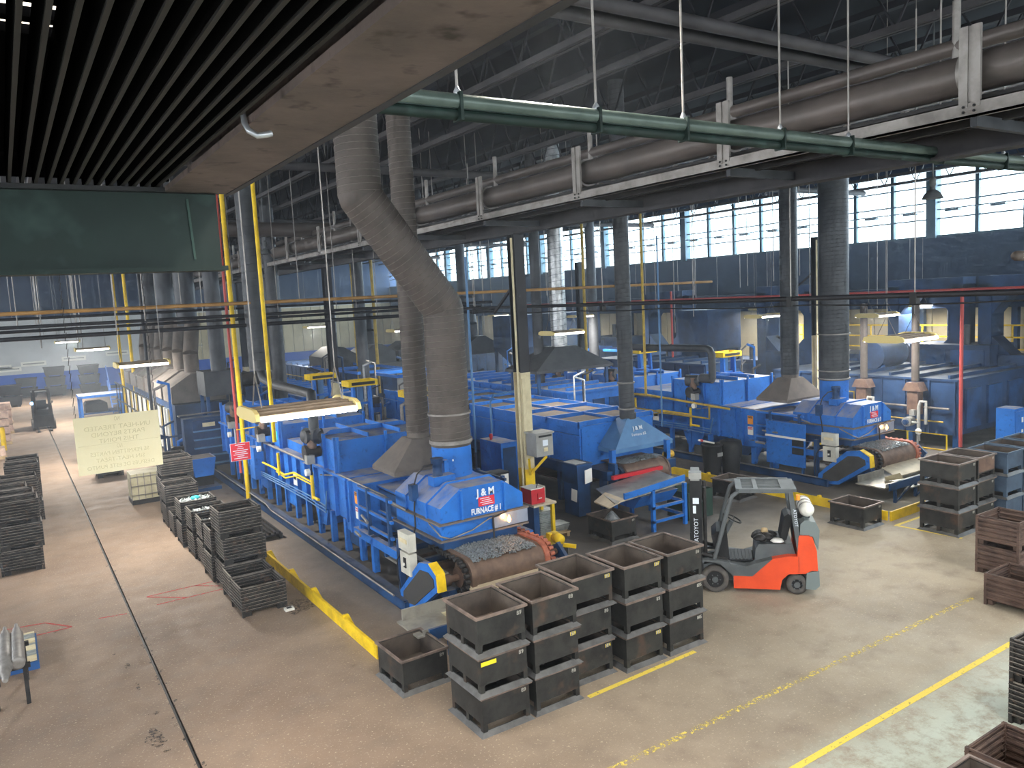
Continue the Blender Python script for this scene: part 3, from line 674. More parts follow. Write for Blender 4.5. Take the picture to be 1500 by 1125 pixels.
    tr = B('shaker_trough', 'steel_plate', MB().box(5.3, 6.6, 11.55, 12.4, .5, .53).box(6.6, 9.0, 11.55, 12.26, .3, .33).box(5.4, 6.6, 12.36, 12.4, .53, .72).box(6.6, 9.0, 12.24, 12.28, .3, .44).box(5.4, 9.0, 11.55, 11.58, .53, .62))
    MB().box(5.5, 9.0, 11.5, 11.55, .42, .62).build('trough_side', 'blue_dark', tr, O1)
    MB().add([(5.95, 11.95, .66), (6.15, 11.62, .8), (6.28, 11.6, .62), (6.1, 12.0, .52), (5.97, 11.97, .65), (6.17, 11.64, .79), (6.3, 11.62, .61), (6.12, 12.02, .51)], MB.BF).build('deflector', 'cream', tr, O1)
    for x0 in (5.9, 6.9, 7.9, 8.7):
        MB().box(x0, x0+.07, 11.6, 11.67, 0, .45).build('trough_leg', 'blue_dark', tr, O1); MB().bar((x0+.05, 11.6, .06), (min(8.7, x0+.8), 11.6, .42), .05, .05).build('trough_brace', 'blue_dark', tr, O1)
    # gas train, burners, conduits on the aisle side
    B('gas_pipe', 'yellow', MB().tube([(6.3, 24.2, 1.45), (6.3, 22.93, 1.47), (6.3, 22.0, 1.42), (6.3, 21.1, 1.63), (6.3, 19.5, 1.63), (6.3, 19.5, 1.27)], .03, 8))
    B('gas_pipe', 'yellow', MB().tube([(6.33, 22.9, 1.37), (6.33, 22.0, 1.32), (6.33, 21.1, 1.53), (6.33, 19.6, 1.53)], .02, 8))
    B('gas_drop', 'yellow', MB().cyl((6.28, 19.5, 1.9), (6.28, 19.5, 1.2), .045, n=10).cyl((6.28, 19.5, 1.25), (6.28, 19.1, 1.25), .04, n=8))
    B('gas_drop', 'yellow', MB().cyl((6.28, 22.4, 2.0), (6.28, 22.4, 1.35), .045, n=10))
    B('water_pipe', 'galv', MB().tube([(6.35, 24.6, 2.08), (6.35, 20.15, 2.1)], .035, 8))
    for k in range(3):
        B('conduit', 'blue_pale', MB().tube([(6.28, 25, 1.14-.06*k), (6.28, 24.3, 1.14-.06*k), (6.28, 21.9, 1.2-.07*k), (6.28, 19.9, 1.23-.08*k), (6.28, 18.6, 1.2-.09*k), (6.28, 18.45, 1.6)], .016, 6))
    B('conduit', 'galv', MB().tube([(6.48, 19.4, 1.82), (6.48, 17.9, 2.05), (6.55, 15.5, 1.98), (6.62, 15.2, 1.86), (6.75, 14.9, 1.75)], .022, 6))
    for yb, big in ((19.35, 1), (23.8, 1), (27.4, 0)):
        br = B('burner', 'steel_dark', MB().cyl((6.5, yb, 2.45), (6.15, yb, 2.45), .14, n=16).cyl((6.15, yb, 2.45), (6.08, yb, 2.45), .2, n=16))
        MB().cyl((6.3, yb, 2.55), (6.3, yb, 2.95), .12, n=14).build('burner_neck', 'rust', br, O1)
        MB().cyl((6.45, yb-.1, 2.85), (6.25, yb+.3, 2.85), .2, n=16).build('blower', 'duct_dark', br, O1)
        MB().box(6.05, 6.25, yb-.3, yb-.1, 2.2, 2.42).build('actuator', 'cabinet_grey', br, O1)
        MB().tube([(6.2, yb-.1, 2.2), (6.2, yb-.1, 1.9), (6.2, yb+.25, 1.9), (6.2, yb+.25, 2.3)], .03, 6).build('valve_pipe', 'blue_old', br, O1)
        MB().box(6.12, 6.28, yb+.2, yb+.36, 2.0, 2.15).build('valve_box', 'blue', br, O1)
        MB().cyl((6.1, yb-.25, 2.0), (6.0, yb-.25, 2.0), .09, n=12).build('gauge', 'white', br, O1)
    B('panel_box', 'blue', MB().box(6.1, 6.4, 24.4, 24.9, .9, 1.9))
    # warning plates
    s = B('caution_plate', 'sign_orange', MB().box(6.485, 6.495, 16.9, 17.12, 1.52, 1.8)); MB().box(6.48, 6.486, 16.92, 17.1, 1.72, 1.78).build('print', 'black', s, O1)
    s = B('danger_plate', 'white', MB().box(6.485, 6.495, 16.9, 17.12, 1.16, 1.44)); MB().box(6.48, 6.486, 16.92, 17.1, 1.34, 1.42).build('print', 'sign_red', s, O1)
    s = B('notice_plate', 'white', MB().box(6.43, 6.44, 21.3, 21.6, 1.2, 1.5)); MB().box(6.425, 6.431, 21.35, 21.55, 1.36, 1.44).build('print', 'black', s, O1)
    B('tag_plate', 'teal', MB().box(6.44, 6.45, 22.9, 23.0, 2.3, 2.55))
    text('CAUTION', .045, (6.478-O1[0], 17.01-O1[1], 1.75), (0, -1, 0), (0, 0, 1), 'sign_orange', R); text('DANGER', .05, (6.478-O1[0], 17.01-O1[1], 1.38), (0, -1, 0), (0, 0, 1), 'white', R)
    # red sticker and lettering on the hood front
    st = B('red_sticker', 'sign_red', MB().box(7.72, 8.1, 13.485, 13.492, 1.92, 2.11))
    for k in range(4): MB().box(7.76+.04*(k % 2), 7.98+.03*k, 13.481, 13.486, 2.07-k*.04, 2.083-k*.04).build('print', 'paint_white', st, O1)
    return R
F1 = furnace('belt_furnace', 'bright blue belt furnace lettered J & M FURNACE # 1, behind the wall of stacked bins')
F3 = copy_tree(F1, loc=(21.85, 13.85, 0), label='bright blue belt furnace lettered FURNACE # 3, behind the orange forklift')
for R, nr in ((F1, '1'), (F3, '3')):
    text('J & M', .21, (7.9-O1[0], -.014, 2.2), (1, 0, 0), (0, 0, 1), 'paint_white', R, sx=.9)
    text('FURNACE # '+nr, .165, (7.9-O1[0], -.014, 1.83), (1, 0, 0), (0, 0, 1), 'paint_white', R, sx=.72)
p3 = MB().box(20.22-21.85, 20.26-21.85, 15.05-13.85, 16.5-13.85, .42, 1.78).build('side_screen', 'blue', F3)
MB().box(20.19-21.85, 20.22-21.85, 15.02-13.85, 16.52-13.85, 1.28, 1.34).build('screen_rail', 'white', p3)
for z in (.82, 1.08): MB().box(20.19-21.85, 20.22-21.85, 15.1-13.85, 15.5-13.85, z, z+.2).build('screen_window', 'black', p3)
for yy in (15.1, 16.3): MB().box(20.2-21.85, 20.27-21.85, yy-13.85, yy+.07-13.85, 0, .42).build('screen_leg', 'blue_dark', p3)

def load(bx, by, label, n=1500, w_=(7.12, 8.55), y_=(12.72, 13.6), seed=3):
    random.seed(seed); b = MB()
    for i in range(n):
        x = random.uniform(*w_); y = random.uniform(*y_); edge = min(1, (x-w_[0])*6, (w_[1]-x)*5)
        z = 1.125+random.random()*.05*max(.15, edge) - max(0, 12.85-y)*.3
        a = random.uniform(0, PI); l = random.uniform(.02, .032); c, s_ = math.cos(a)*l, math.sin(a)*l
        b.bar((x-c, y-s_, z), (x+c, y+s_, z+random.uniform(0, .02)), .018, .018)
    o = b.build('bolt_load', 'bolts', None, (7.85+0, 13.2, 1.1)); o.location = (7.85+bx, 13.2+by, 1.1)
    return tag(o, label, 'bolts', None, 'stuff')
load(0, 0, 'grey heap of small steel bolts spread on the first furnace belt')
load(14, .35, 'grey heap of small steel bolts on the third furnace belt', 1100, seed=9)

# grey canopy hoods behind the discharge hoods
def canopy(lbl, cx, cy):
    t = thing('canopy_hood', lbl, 'hood', (cx, cy, 2.25))
    MB().box(-.95, .95, -.62, .62, 0, .09).build('lip', 'hood_grey', t)
    MB().frustum((-.95, .95, -.62, .62), .09, (-.3, .32, -.28, .28), .72).build('pyramid', 'hood_grey', t)
    MB().cyl((0, 0, .7), (0, 0, .85), .27, n=20).build('neck', 'hood_grey', t); return t
canopy('plain grey canopy hood beside the collar of the big bent duct', 7.95, 16.55)
canopy('grey canopy hood under the narrower duct of the third furnace', 21.95, 16.9)

# ================================================================== ducts
def spiral(b, p, q, r, pitch=.13, th=.012, n=18):
    p = Vector(p); q = Vector(q); L = (q-p).length; d = (q-p)/L
    t = Vector((0, 0, 1)) if abs(d.z) < .9 else Vector((1, 0, 0)); a = d.cross(t).normalized(); c = d.cross(a)
    m = max(2, int(L/pitch*n)); pts = [p+d*(L*i/m)+(a*math.cos(2*PI*i/n)+c*math.sin(2*PI*i/n))*(r+.001) for i in range(m+1)]
    b.tube(pts, th*.7, 4, caps=False)
def duct(name, label, pts, r, m='duct', pitch=.13, group=None, seam=True, bands=()):
    t = thing(name, label, 'duct', pts[0], 0, group); o0 = Vector(pts[0])
    for i in range(len(pts)-1):
        p, q = Vector(pts[i])-o0, Vector(pts[i+1])-o0
        s = MB().cyl(p, q, r, n=28, caps=False).build('duct_section', m, t)
        if seam:
            b = MB(); spiral(b, p, q, r, pitch); b.build('seam', 'seam' if m == 'duct' else 'seam_dark', s)
        if i: MB().lathe([(.01, -r*.5)]+[(r*1.0*math.cos(a), r*math.sin(a)) for a in (-.9, -.5, 0, .5, .9)]+[(.01, r*.5)], p, 24).build('elbow_gore', m, t)
    for z in bands: MB().cyl((0, 0, z-.02), (0, 0, z+.02), r+.035, n=28).build('band', 'galv', t)
    return t
duct('exhaust_duct', 'largest taupe spiral duct with a double bend, rising from furnace number one',
     [(7.9, 14.85, 3.0), (7.9, 14.85, 5.95), (6.2, 14.85, 8.25), (6.2, 14.85, 11.9)], .435, bands=(.08, .7, .12))
duct('exhaust_duct', 'straight narrower spiral duct right behind the bent one', [(7.95, 16.55, 3.08), (7.95, 16.55, 11.9)], .27)
duct('exhaust_duct', 'black spiral duct over the pyramid hood of furnace two', [(14.9, 17.1, 2.5), (14.9, 17.1, 11.9)], .22, 'duct_dark', bands=(.25, 1.0))
duct('exhaust_duct', 'wide dark duct rising from the blue collar of furnace number three', [(21.9, 15.2, 3.0), (21.9, 15.2, 11.9)], .45, 'duct_dark', .12, bands=(.05, .3, 1.45))
duct('exhaust_duct', 'tall plain duct just beside the wide one of furnace three', [(21.95, 16.9, 3.08), (21.95, 16.9, 11.9)], .29, 'duct_dark', .12)
duct('exhaust_duct', 'shiny silver duct seen behind the column by the windows', [(18.4, 25, 3.3), (18.4, 25, 11.9)], .32, 'silver', .25)
duct('exhaust_duct', 'grey round duct standing between the column and the silver duct', [(17.6, 25.3, 2.5), (17.6, 25.3, 11.9)], .2, 'duct_dark', .3)
duct('exhaust_duct', 'grey flue above the aisle side of furnace one, beside the yellow pipes', [(6.45, 24.2, 4.3), (6.45, 24.2, 11.9)], .3, 'duct_dark', .22)
t = thing('flue_branch', 'bent dark flue pipe joining the burners of furnace one to the grey flue', 'pipe', (6.4, 19.4, 2.9))
MB().tube([(0, 0, 0), (0, 0, .85), (.05, .15, 1.02), (.05, 3.6, 1.05), (.05, 4.5, 1.15), (.05, 4.75, 1.45)], .13, 14).build('pipe', 'duct_dark', t)
MB().cyl((-.25, 0, -.05), (.2, 0, -.05), .17, n=18).build('inlet', 'duct_dark', t)
t = thing('flue_branch', 'black flue pipe with a square bend over the burner of furnace three', 'pipe', (20.4, 18.9, 2.95))
MB().tube([(0, 0, 0), (0, 0, .85), (0, .1, 1.0), (0, .25, 1.05), (0, 3.6, 1.0), (0, 4.2, 1.0)], .13, 14).build('pipe', 'duct_dark', t)
MB().cyl((0, 0, 0), (0, .5, 0), .16, n=18).build('inlet', 'duct_dark', t)
# ================================================================== second furnace (pyramid hood)
O2 = (14.8, 17, 0)
R = thing('belt_furnace', 'blue belt furnace with a pale pyramid hood and open drum, between column and furnace three', 'furnace', O2)
def B2(nm, m, b, par=R): return b.build(nm, m, par, O2)
ch = B2('chamber', 'blue', MB().box(13.45, 16.15, 17.4, 31, 1.15, 2.36))
for i in range(9):
    y0 = 17.45+i*1.55
    p = MB().box(13.4, 16.2, y0, y0+.06, 1.15, 2.5).build('cross_rib', 'blue', ch, O2)
    if i < 8:
        MB().box(13.6, 14.75, y0+.12, y0+1.45, 2.36, 2.4).build('top_tray', 'hood_grey', ch, O2); MB().box(14.85, 16.0, y0+.12, y0+1.45, 2.36, 2.4).build('top_tray', 'hood_grey', ch, O2)
for x in (13.4, 14.78, 16.14): MB().box(x, x+.06, 17.4, 31, 2.3, 2.48).build('long_rib', 'blue', ch, O2)
MB().box(13.38, 13.42, 17.4, 31, 2.05, 2.1).build('side_band', 'blue', ch, O2)
B2('bed', 'blue_dark', MB().box(13.5, 16.1, 16.4, 31, .95, 1.2).box(13.3, 13.5, 17.2, 31, .95, 1.25))
for y in (16.6, 18.6, 21, 23.5, 26, 28.5, 30.6):
    for x in (13.5, 15.95): B2('leg', 'blue_dark', MB().box(x, x+.15, y, y+.15, 0, 1.0))
B2('belt_return', 'rust', MB().cyl((13.6, 18.2, .7), (16, 18.2, .7), .2, n=16).box(13.7, 15.9, 18, 28, .52, .56))
for x in (13.78, 15.85): B2('front_post', 'blue', MB().box(x, x+.14, 16.5, 16.64, 0, 1.75))
hd = B2('pyramid_hood', 'blue_pale', MB().frustum((14.02, 16.22, 16.62, 17.82), 1.72, (14.72, 15.14, 16.9, 17.32), 2.48))
MB().box(14.02, 16.22, 16.62, 17.82, 1.6, 1.72).build('hood_lip', 'blue_pale', hd, O2)
MB().cyl((14.93, 17.1, 2.45), (14.93, 17.1, 2.62), .24, n=20).build('hood_neck', 'duct_dark', hd, O2)
nrm = Vector((0, -.76, .28)).normalized(); upv = Vector((0, .28, .76)).normalized()
text('J & M', .16, (14.98-O2[0], 16.77-O2[1]-.015, 2.2), (1, 0, 0), upv, 'paint_white', R)
text('Furnace #2', .12, (14.98-O2[0], 16.72-O2[1]-.015, 2.03), (1, 0, 0), upv, 'paint_white', R)
dr = B2('drum', 'belt', MB().cyl((14.05, 16.55, .95), (15.7, 16.55, .95), .35, n=32))
MB().cyl((13.95, 16.55, .95), (14.05, 16.55, .95), .32, n=28).build('drum_face', 'blue_old', dr, O2); MB().cyl((13.85, 16.55, .95), (13.97, 16.55, .95), .1, n=14).build('hub', 'steel_dark', dr, O2)
for x in (14.1, 15.66): MB().cyl((x-.03, 16.55, .95), (x+.03, 16.55, .95), .365, n=32).build('belt_edge', 'rust', dr, O2)
MB().box(14.1, 15.65, 16.55, 17.6, 1.28, 1.3).build('belt_top', 'belt', dr, O2)
B2('drum_bearing', 'blue_dark', MB().box(13.7, 13.8, 16.3, 16.6, .3, 1.4).box(13.6, 13.66, 15.9, 16.7, .55, .62))
B2('gear_motor', 'brass', MB().cyl((15.85, 16.6, 1.3), (16.15, 16.6, 1.3), .1, n=14).cyl((15.95, 16.6, 1.2), (15.95, 16.6, 1.45), .07, n=12))
tb = B2('collection_table', 'blue', MB().add([(12.38, 14.4, 1.02), (14.45, 14.4, 1.15), (14.45, 14.45, 1.15), (12.38, 14.45, 1.02), (12.38, 14.4, 1.18), (14.45, 14.4, 1.31), (14.45, 14.45, 1.31), (12.38, 14.45, 1.18)], MB.BF))
MB().add([(12.1, 14.45, .95), (14.5, 14.45, 1.08), (14.9, 16.0, 1.1), (12.6, 15.8, .98), (12.1, 14.45, .98), (14.5, 14.45, 1.11), (14.9, 16.0, 1.13), (12.6, 15.8, 1.01)], MB.BF).build('tray', 'steel_plate', tb, O2)
MB().box(13.3, 15.1, 15.9, 16.0, 1.1, 1.2).build('red_strip', 'red', tb, O2)
MB().prism([(14.5, .95), (15.6, .95), (15.3, .6), (14.8, .6)], 'x', 13.0, 14.3).build('under_hopper', 'blue', tb, O2)
MB().add([(11.95, 14.5, .86), (12.4, 14.42, 1.0), (12.5, 15.3, 1.0), (12.05, 15.2, .86), (11.95, 14.5, .89), (12.4, 14.42, 1.03), (12.5, 15.3, 1.03), (12.05, 15.2, .89)], MB.BF).build('spout', 'chute', tb, O2)
for x, y in ((13.3, 14.4), (14.38, 14.37), (13.95, 15.95), (14.6, 15.9)): MB().box(x, x+.09, y, y+.09, 0, 1.1).build('leg', 'blue', tb, O2)
for z in (.22, .58): MB().box(13.3, 14.46, 14.4, 14.46, z, z+.07).build('rail', 'blue', tb, O2); MB().box(14.38, 14.46, 14.4, 15.95, z, z+.07).build('rail', 'blue', tb, O2)
o = MB()
random.seed(5)
for i in range(500):
    x = random.uniform(14.15, 15.5); y = random.uniform(16.45, 17.0); z = 1.31+random.random()*.03; a = random.uniform(0, 3)
    o.bar((x-.02*math.cos(a), y-.02*math.sin(a), z), (x+.02*math.cos(a), y+.02*math.sin(a), z+.01), .018, .018)
tag(o.build('bolt_load', 'bolts', None, (14.8, 16.7, 1.3)), 'sparse grey bolts on the open drum of furnace two', 'bolts', None, 'stuff')
t = thing('operator_desk', 'dark blue operator desk with papers beside the open drum', 'desk', (12.88, 16.98, 0))
MB().box(-.2, .22, -.32, .32, .05, .95).build('pedestal', 'blue_dark', t); MB().box(-.24, .26, -.36, .34, .95, 1.45).build('cabinet', 'blue_dark', t); MB().box(-.26, .28, -.38, .36, 1.45, 1.5).build('top', 'blue_dark', t)
MB().box(-.2, .15, -.25, .3, 1.5, 1.508).build('papers', 'paper', t)
MB().add([(.0, -.37, 1.32), (.24, -.37, 1.36), (.2, -.42, 1.0), (-.04, -.42, .96), (0, -.39, 1.32), (.24, -.39, 1.36), (.2, -.44, 1.0), (-.04, -.44, .96)], MB.BF).build('clipped_sheet', 'paper', t)
MB().add([(-.25, -.34, .8), (-.25, -.1, .82), (-.28, -.1, .5), (-.28, -.34, .48), (-.26, -.34, .8), (-.26, -.1, .82), (-.29, -.1, .5), (-.29, -.34, .48)], MB.BF).build('clipped_sheet', 'paper', t)
t = thing('control_cabinet', 'blue control cabinet with a small lamp on top, behind furnace one', 'cabinet', (12.05, 19.7, 0))
MB().box(-.26, .3, -.6, .6, 0, 1.9).build('body', 'blue', t); MB().box(-.2, .24, -.615, -.6, .1, 1.75).build('door', 'blue_dark', t)
MB().lathe([(.04, 0), (.04, .06), (.06, .07), (.05, .16), (.02, .18)], (-.1, .2, 1.9), 10).build('beacon', 'red', t)
MB().tube([(0, .3, 1.9), (0, .3, 3.0), (.2, .4, 3.2), (1.4, .4, 3.25)], .03, 8).build('conduit', 'blue_pale', t)

# ================================================================== stackable steel bins
def make_bin(m='bin_steel', inner='bin_inner', lip='bin_lip'):
    t = thing('steel_bin', 'x', 'bin', (0, 0, 0)); W, D = .395, .455
    b = MB(); th = .012
    b.box(-W, W, -D, -D+th, .165, .56).box(-W, W, D-th, D, .165, .56).box(-W, -W+th, -D+th, D-th, .165, .56).box(W-th, W, -D+th, D-th, .165, .56)
    b.build('shell', m, t)
    li = MB(); e = th+.002
    li.add([(-W+e, -D+e, .17), (W-e, -D+e, .17), (W-e, D-e, .17), (-W+e, D-e, .17), (-W+e, -D+e, .55), (W-e, -D+e, .55), (W-e, D-e, .55), (-W+e, D-e, .55)], [(0, 1, 2, 3), (0, 1, 5, 4), (1, 2, 6, 5), (2, 3, 7, 6), (3, 0, 4, 7)])
    li.build('lining', inner, t)
    l = MB(); ring(l, -W, W, -D, D, .545, .58, .035); l.build('lip', lip, t)
    s = MB(); A = [(W+.05, D+.05, 0), (W+.005, D+.005, .075)]
    for i, (sx, sy) in enumerate(((1, 1), (-1, 1), (-1, -1), (1, -1))): pass
    c = [(1, 1), (-1, 1), (-1, -1), (1, -1)]
    vs = [(sx*(W+.055), sy*(D+.055), 0) for sx, sy in c]+[(sx*(W-.01), sy*(D-.01), .06) for sx, sy in c]+[(sx*(W+.035), sy*(D+.035), 0) for sx, sy in c]+[(sx*(W-.03), sy*(D-.03), .06) for sx, sy in c]
    fs = []
    for i in range(4):
        j = (i+1) % 4; fs += [(i, j, 4+j, 4+i), (8+i, 12+i, 12+j, 8+j), (4+i, 4+j, 12+j, 12+i), (i, 8+i, 8+j, j)]
    s.add(vs, fs); s.build('skirt', 'bin_skirt', t)
    for x in (-W+.035, W-.035):
        for y in (-D+.04, 0, D-.04): MB().box(x-.035, x+.035, y-.04, y+.04, .05, .165).build('foot', m, t)
    return t
BIN = make_bin(); used = [False]
def place_bin(x, y, z, label, rz=0, group=None, num=None, ncol='chalk', proto=None):
    if proto is None and not used[0]: o = BIN; used[0] = True; o.location = (x, y, z); o.rotation_euler = (0, 0, rz); o['label'] = label
    else: o = copy_tree(proto or BIN, (x, y, z), rz, label)
    if group: o['group'] = group
    if num: text(num, .085, (.3, -.458, .47), (1, 0, 0), (0, 0, 1), ncol, o, name='painted_number')
    return o
cols = [(5.47, 9.54), (6.39, 9.55), (7.33, 9.88), (8.29, 9.73), (9.24, 9.72)]
nums = [('89', '51', '57'), ('60', '139', '62'), ('114', '50', '113'), ('113', '75', '137'), ('145', '126', '50')]
yel = {'139', '137', '113', '114'}
names = ('first stack, at the corner nearest the aisle', 'second stack of the row', 'middle stack of the row of five', 'fourth stack of the row', 'last stack, beside the forklift')
lv = ('bottom', 'middle', 'top')
for i, (x, y) in enumerate(cols):
    for k in range(3):
        dx, dy = random.uniform(-.012, .012), random.uniform(-.02, .02)
        o = place_bin(x+dx*k, y+dy*k, .58*k, 'dark steel bin numbered %s, %s of the %s' % (nums[i][k], lv[k], names[i]), 0, 'wall of stacked steel bins', nums[i][k], 'chalk_yellow' if nums[i][k] in yel else 'chalk')
        if i == 0 and k == 1: MB().box(-.37, -.12, -.46, -.4565, .44, .5).build('yellow_tape', 'tape_yellow', o)
        if i == 3 and k == 2: text('131', .085, (-.4, .28, .47), (0, -1, 0), (0, 0, 1), 'chalk_yellow', o, name='painted_number')
place_bin(5.06, 11.3, 0, 'single steel bin on the floor under the spout of furnace one', .03)
place_bin(12.32, 14.85, 0, 'rust-streaked steel bin under the spout of furnace two')
place_bin(17.52, 11.57, 0, 'single dark bin under the trough of furnace three', .02)
place_bin(17.35, 15.35, 0, 'steel bin full of grey chips behind the forklift roof', .1)
def heap(x, y, z, r, label, hgt=.3, n=500, seed=1):
    random.seed(seed); b = MB(); b.lathe([(r, 0), (r*.7, hgt*.3), (r*.35, hgt*.75), (.03, hgt)], (0, 0, 0), 14)
    for i in range(n):
        q = math.sqrt(random.random())*r; a = random.uniform(0, 6.28); h = hgt*(1-q/r)**1.2+.01
        c, s_ = .022*math.cos(a*3), .022*math.sin(a*3); b.bar((q*math.cos(a)-c, q*math.sin(a)-s_, h), (q*math.cos(a)+c, q*math.sin(a)+s_, h+.012), .018, .018)
    return tag(put(b, 'bolt_heap', 'bolts', (x, y, z)), label, 'bolts', None, 'stuff')
heap(12.32, 14.85, .3, .33, 'grey cone of bolts heaped in the rust-streaked bin', .36)
heap(17.35, 15.35, .44, .36, 'level grey chips filling the bin behind the forklift roof', .08, 700, 4)
BLUEBIN = None
rs = [(18.6, 9.86, 'bin_steel', 'near dark stack'), (19.56, 9.9, 'bin_steel', 'middle stack with the brown-sided top bin'), (20.52, 9.7, 'bin_blue', 'blue-grey stack at the picture edge')]
for i, (x, y, m, nm) in enumerate(rs):
    for k in range(3):
        if m == 'bin_blue':
            if BLUEBIN is None:
                BLUEBIN = make_bin('bin_blue', 'bin_inner', 'bin_blue'); o = BLUEBIN; o.location = (x, y, .58*k)
            else: o = copy_tree(BLUEBIN, (x, y, .58*k))
            o['label'] = '%s bin of the %s, beyond the forklift' % (lv[k], nm); o['group'] = 'bins stacked beyond the forklift'
        else: o = place_bin(x, y, .58*k, '%s bin of the %s, beyond the forklift' % (lv[k], nm), 0, 'bins stacked beyond the forklift')
        if i == 1 and k == 2: MB().box(-.36, .36, -.458, -.4565, .2, .52).build('brown_patch', 'rust', o)
for i in range(2):
    for k in range(3):
        o = copy_tree(BLUEBIN, (21.5+i*1.0, 9.75, .58*k)); o['label'] = '%s bin of a blue-grey stack hidden past the picture edge' % lv[k]+(' , far one' if i else ''); o['label'] = '%s blue-grey bin, %s stack past the edge stack' % (lv[k], ('first', 'second')[i])

# ================================================================== corrugated crates
def corr_wall(b, x0, x1, z0, z1, n, d=.026, axis='x', pos=0, sgn=1):
    """horizontal corrugations: a profile in height, swept along the wall"""
    prof = []
    for i in range(n):
        za = z0+(z1-z0)*i/n; h = (z1-z0)/n
        prof += [(0, za), (d*sgn, za+h*.2), (d*sgn, za+h*.65), (0, za+h*.85)]
    prof.append((0, z1)); m = len(prof)
    for a in (x0, x1): pass
    f = (lambda o, z, t: (t, pos+o, z)) if axis == 'x' else (lambda o, z, t: (pos+o, t, z))
    vs = [f(o, z, x0) for o, z in prof]+[f(o, z, x1) for o, z in prof]+[f(o-.012*sgn, z, x0) for o, z in prof]+[f(o-.012*sgn, z, x1) for o, z in prof]
    fs = []
    for i in range(m-1): fs += [(i, i+1, m+i+1, m+i), (2*m+i, 3*m+i, 3*m+i+1, 2*m+i+1)]
    fs += [(m-1, 2*m-1, 4*m-1, 3*m-1)]
    b.add(vs, fs); return b
def make_crate(m, edge, n=7):
    t = thing('corrugated_crate', 'x', 'crate'); W, D = .43, .39
    corr_wall(MB(), -W+.02, W-.02, .1, .58, n, axis='x', pos=-D, sgn=-1).build('side_wall', m, t); corr_wall(MB(), -W+.02, W-.02, .1, .58, n, axis='x', pos=D, sgn=1).build('side_wall', m, t)
    corr_wall(MB(), -D+.02, D-.02, .1, .58, n, axis='y', pos=-W, sgn=-1).build('side_wall', m, t); corr_wall(MB(), -D+.02, D-.02, .1, .58, n, axis='y', pos=W, sgn=1).build('side_wall', m, t)
    MB().box(-W+.01, W-.01, -D+.01, D-.01, .09, .105).build('base', m, t)
    l = MB(); ring(l, -W+.006, W-.006, -D+.006, D-.006, .58, .6, .022); l.build('rim', edge, t)
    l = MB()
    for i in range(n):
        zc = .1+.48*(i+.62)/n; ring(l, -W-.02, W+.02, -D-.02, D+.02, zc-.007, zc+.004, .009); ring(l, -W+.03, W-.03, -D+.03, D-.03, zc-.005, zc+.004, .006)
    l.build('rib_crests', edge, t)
    for sx in (-1, 1):
        for sy in (-1, 1):
            MB().box(sx*W-.025, sx*W+.025, sy*D-.025, sy*D+.025, .0, .6).build('corner_post', m, t)
            MB().box(sx*(W-.1)-.07, sx*(W-.1)+.07, sy*(D-.06)-.05, sy*(D-.06)+.05, 0, .09).build('foot', m, t)
    return t
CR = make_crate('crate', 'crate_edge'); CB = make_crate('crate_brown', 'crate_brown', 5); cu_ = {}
def crate(x, y, z, label, group, proto=CR, rz=0):
    if proto.name not in cu_: cu_[proto.name] = 1; o = proto; o.location = (x, y, z); o.rotation_euler = (0, 0, rz); o['label'] = label
    else: o = copy_tree(proto, (x, y, z), rz, label)
    o['group'] = group; return o
random.seed(11)
G = 'black corrugated crates along the aisle by furnace one'
stk = [(3.89, 16.15, 1, 'open crate at the very front of the row by the kerb'), (3.91, 17.0, 1, 'open crate second from the front, tucked behind the front one'),
       (3.98, 17.86, 3, 'tall stack behind the two open crates'), (3.92, 18.75, 2, 'short stack half hidden behind the tall stack'), (3.98, 19.85, 2, 'stack holding silvery parts'),
       (3.92, 20.85, 2, 'stack with blue lettering on its top crate'), (3.86, 22.1, 2, 'stack with a teal bag in its top crate'), (3.86, 23.3, 1, 'lone low crate between two stacks'), (3.9, 24.5, 2, 'stack just in front of the tall far one'), (3.98, 25.6, 3, 'tall stack beside the caged tote')]
for x, y, n, d in stk:
    for k in range(n):
        crate(x+random.uniform(-.03, .03), y+random.uniform(-.02, .02), .6*k, 'black ribbed steel %s' % d if n == 1 else '%s black ribbed crate of the %s' % (('bottom', 'middle' if n == 3 else 'top', 'top')[k], d), G, rz=random.uniform(-.02, .02))
bb_ = MB()
for i_, w_ in enumerate((.05, .04, .06, .05, .05)): bb_.box(3.62+i_*.1, 3.62+i_*.1+w_, 20.42, 20.424, 1.08, 1.16); bb_.box(3.62+i_*.1, 3.68+i_*.1, 20.42, 20.424, 1.14, 1.165)
for x, y, z, m, lab, nm in ((3.98, 19.85, .85, 'alu_tray', 'silvery small parts filling a crate in the aisle row', 'parts_fill'), (3.92, 20.85, .9, 'alu_tray', 'bright parts in the crate with blue lettering', 'parts_fill'), (3.86, 22.1, .95, 'alu_tray', 'glossy parts around the teal bag in a crate', 'parts_fill')):
    b = MB(); b.box(-.38, .38, -.34, .34, -.03, .1)
    for i in range(150):
        px, py = random.uniform(-.36, .36), random.uniform(-.32, .32); a = random.uniform(0, 3)
        b.bar((px, py, .11), (px+.06*math.cos(a), py+.06*math.sin(a), .12+random.random()*.03), .03, .03)
    tag(put(b, nm, m, (x, y, z+.06)), lab, 'metal parts', None, 'stuff')
o = put(MB().lathe([(.02, 0), (.12, .01), (.13, .04), (.08, .08), (.01, .09)], (0, 0, 0), 9), 'teal_bag', 'teal', (3.9, 22.15, 1.14)); tag(o, 'small teal plastic bag lying on parts in a crate', 'bag')
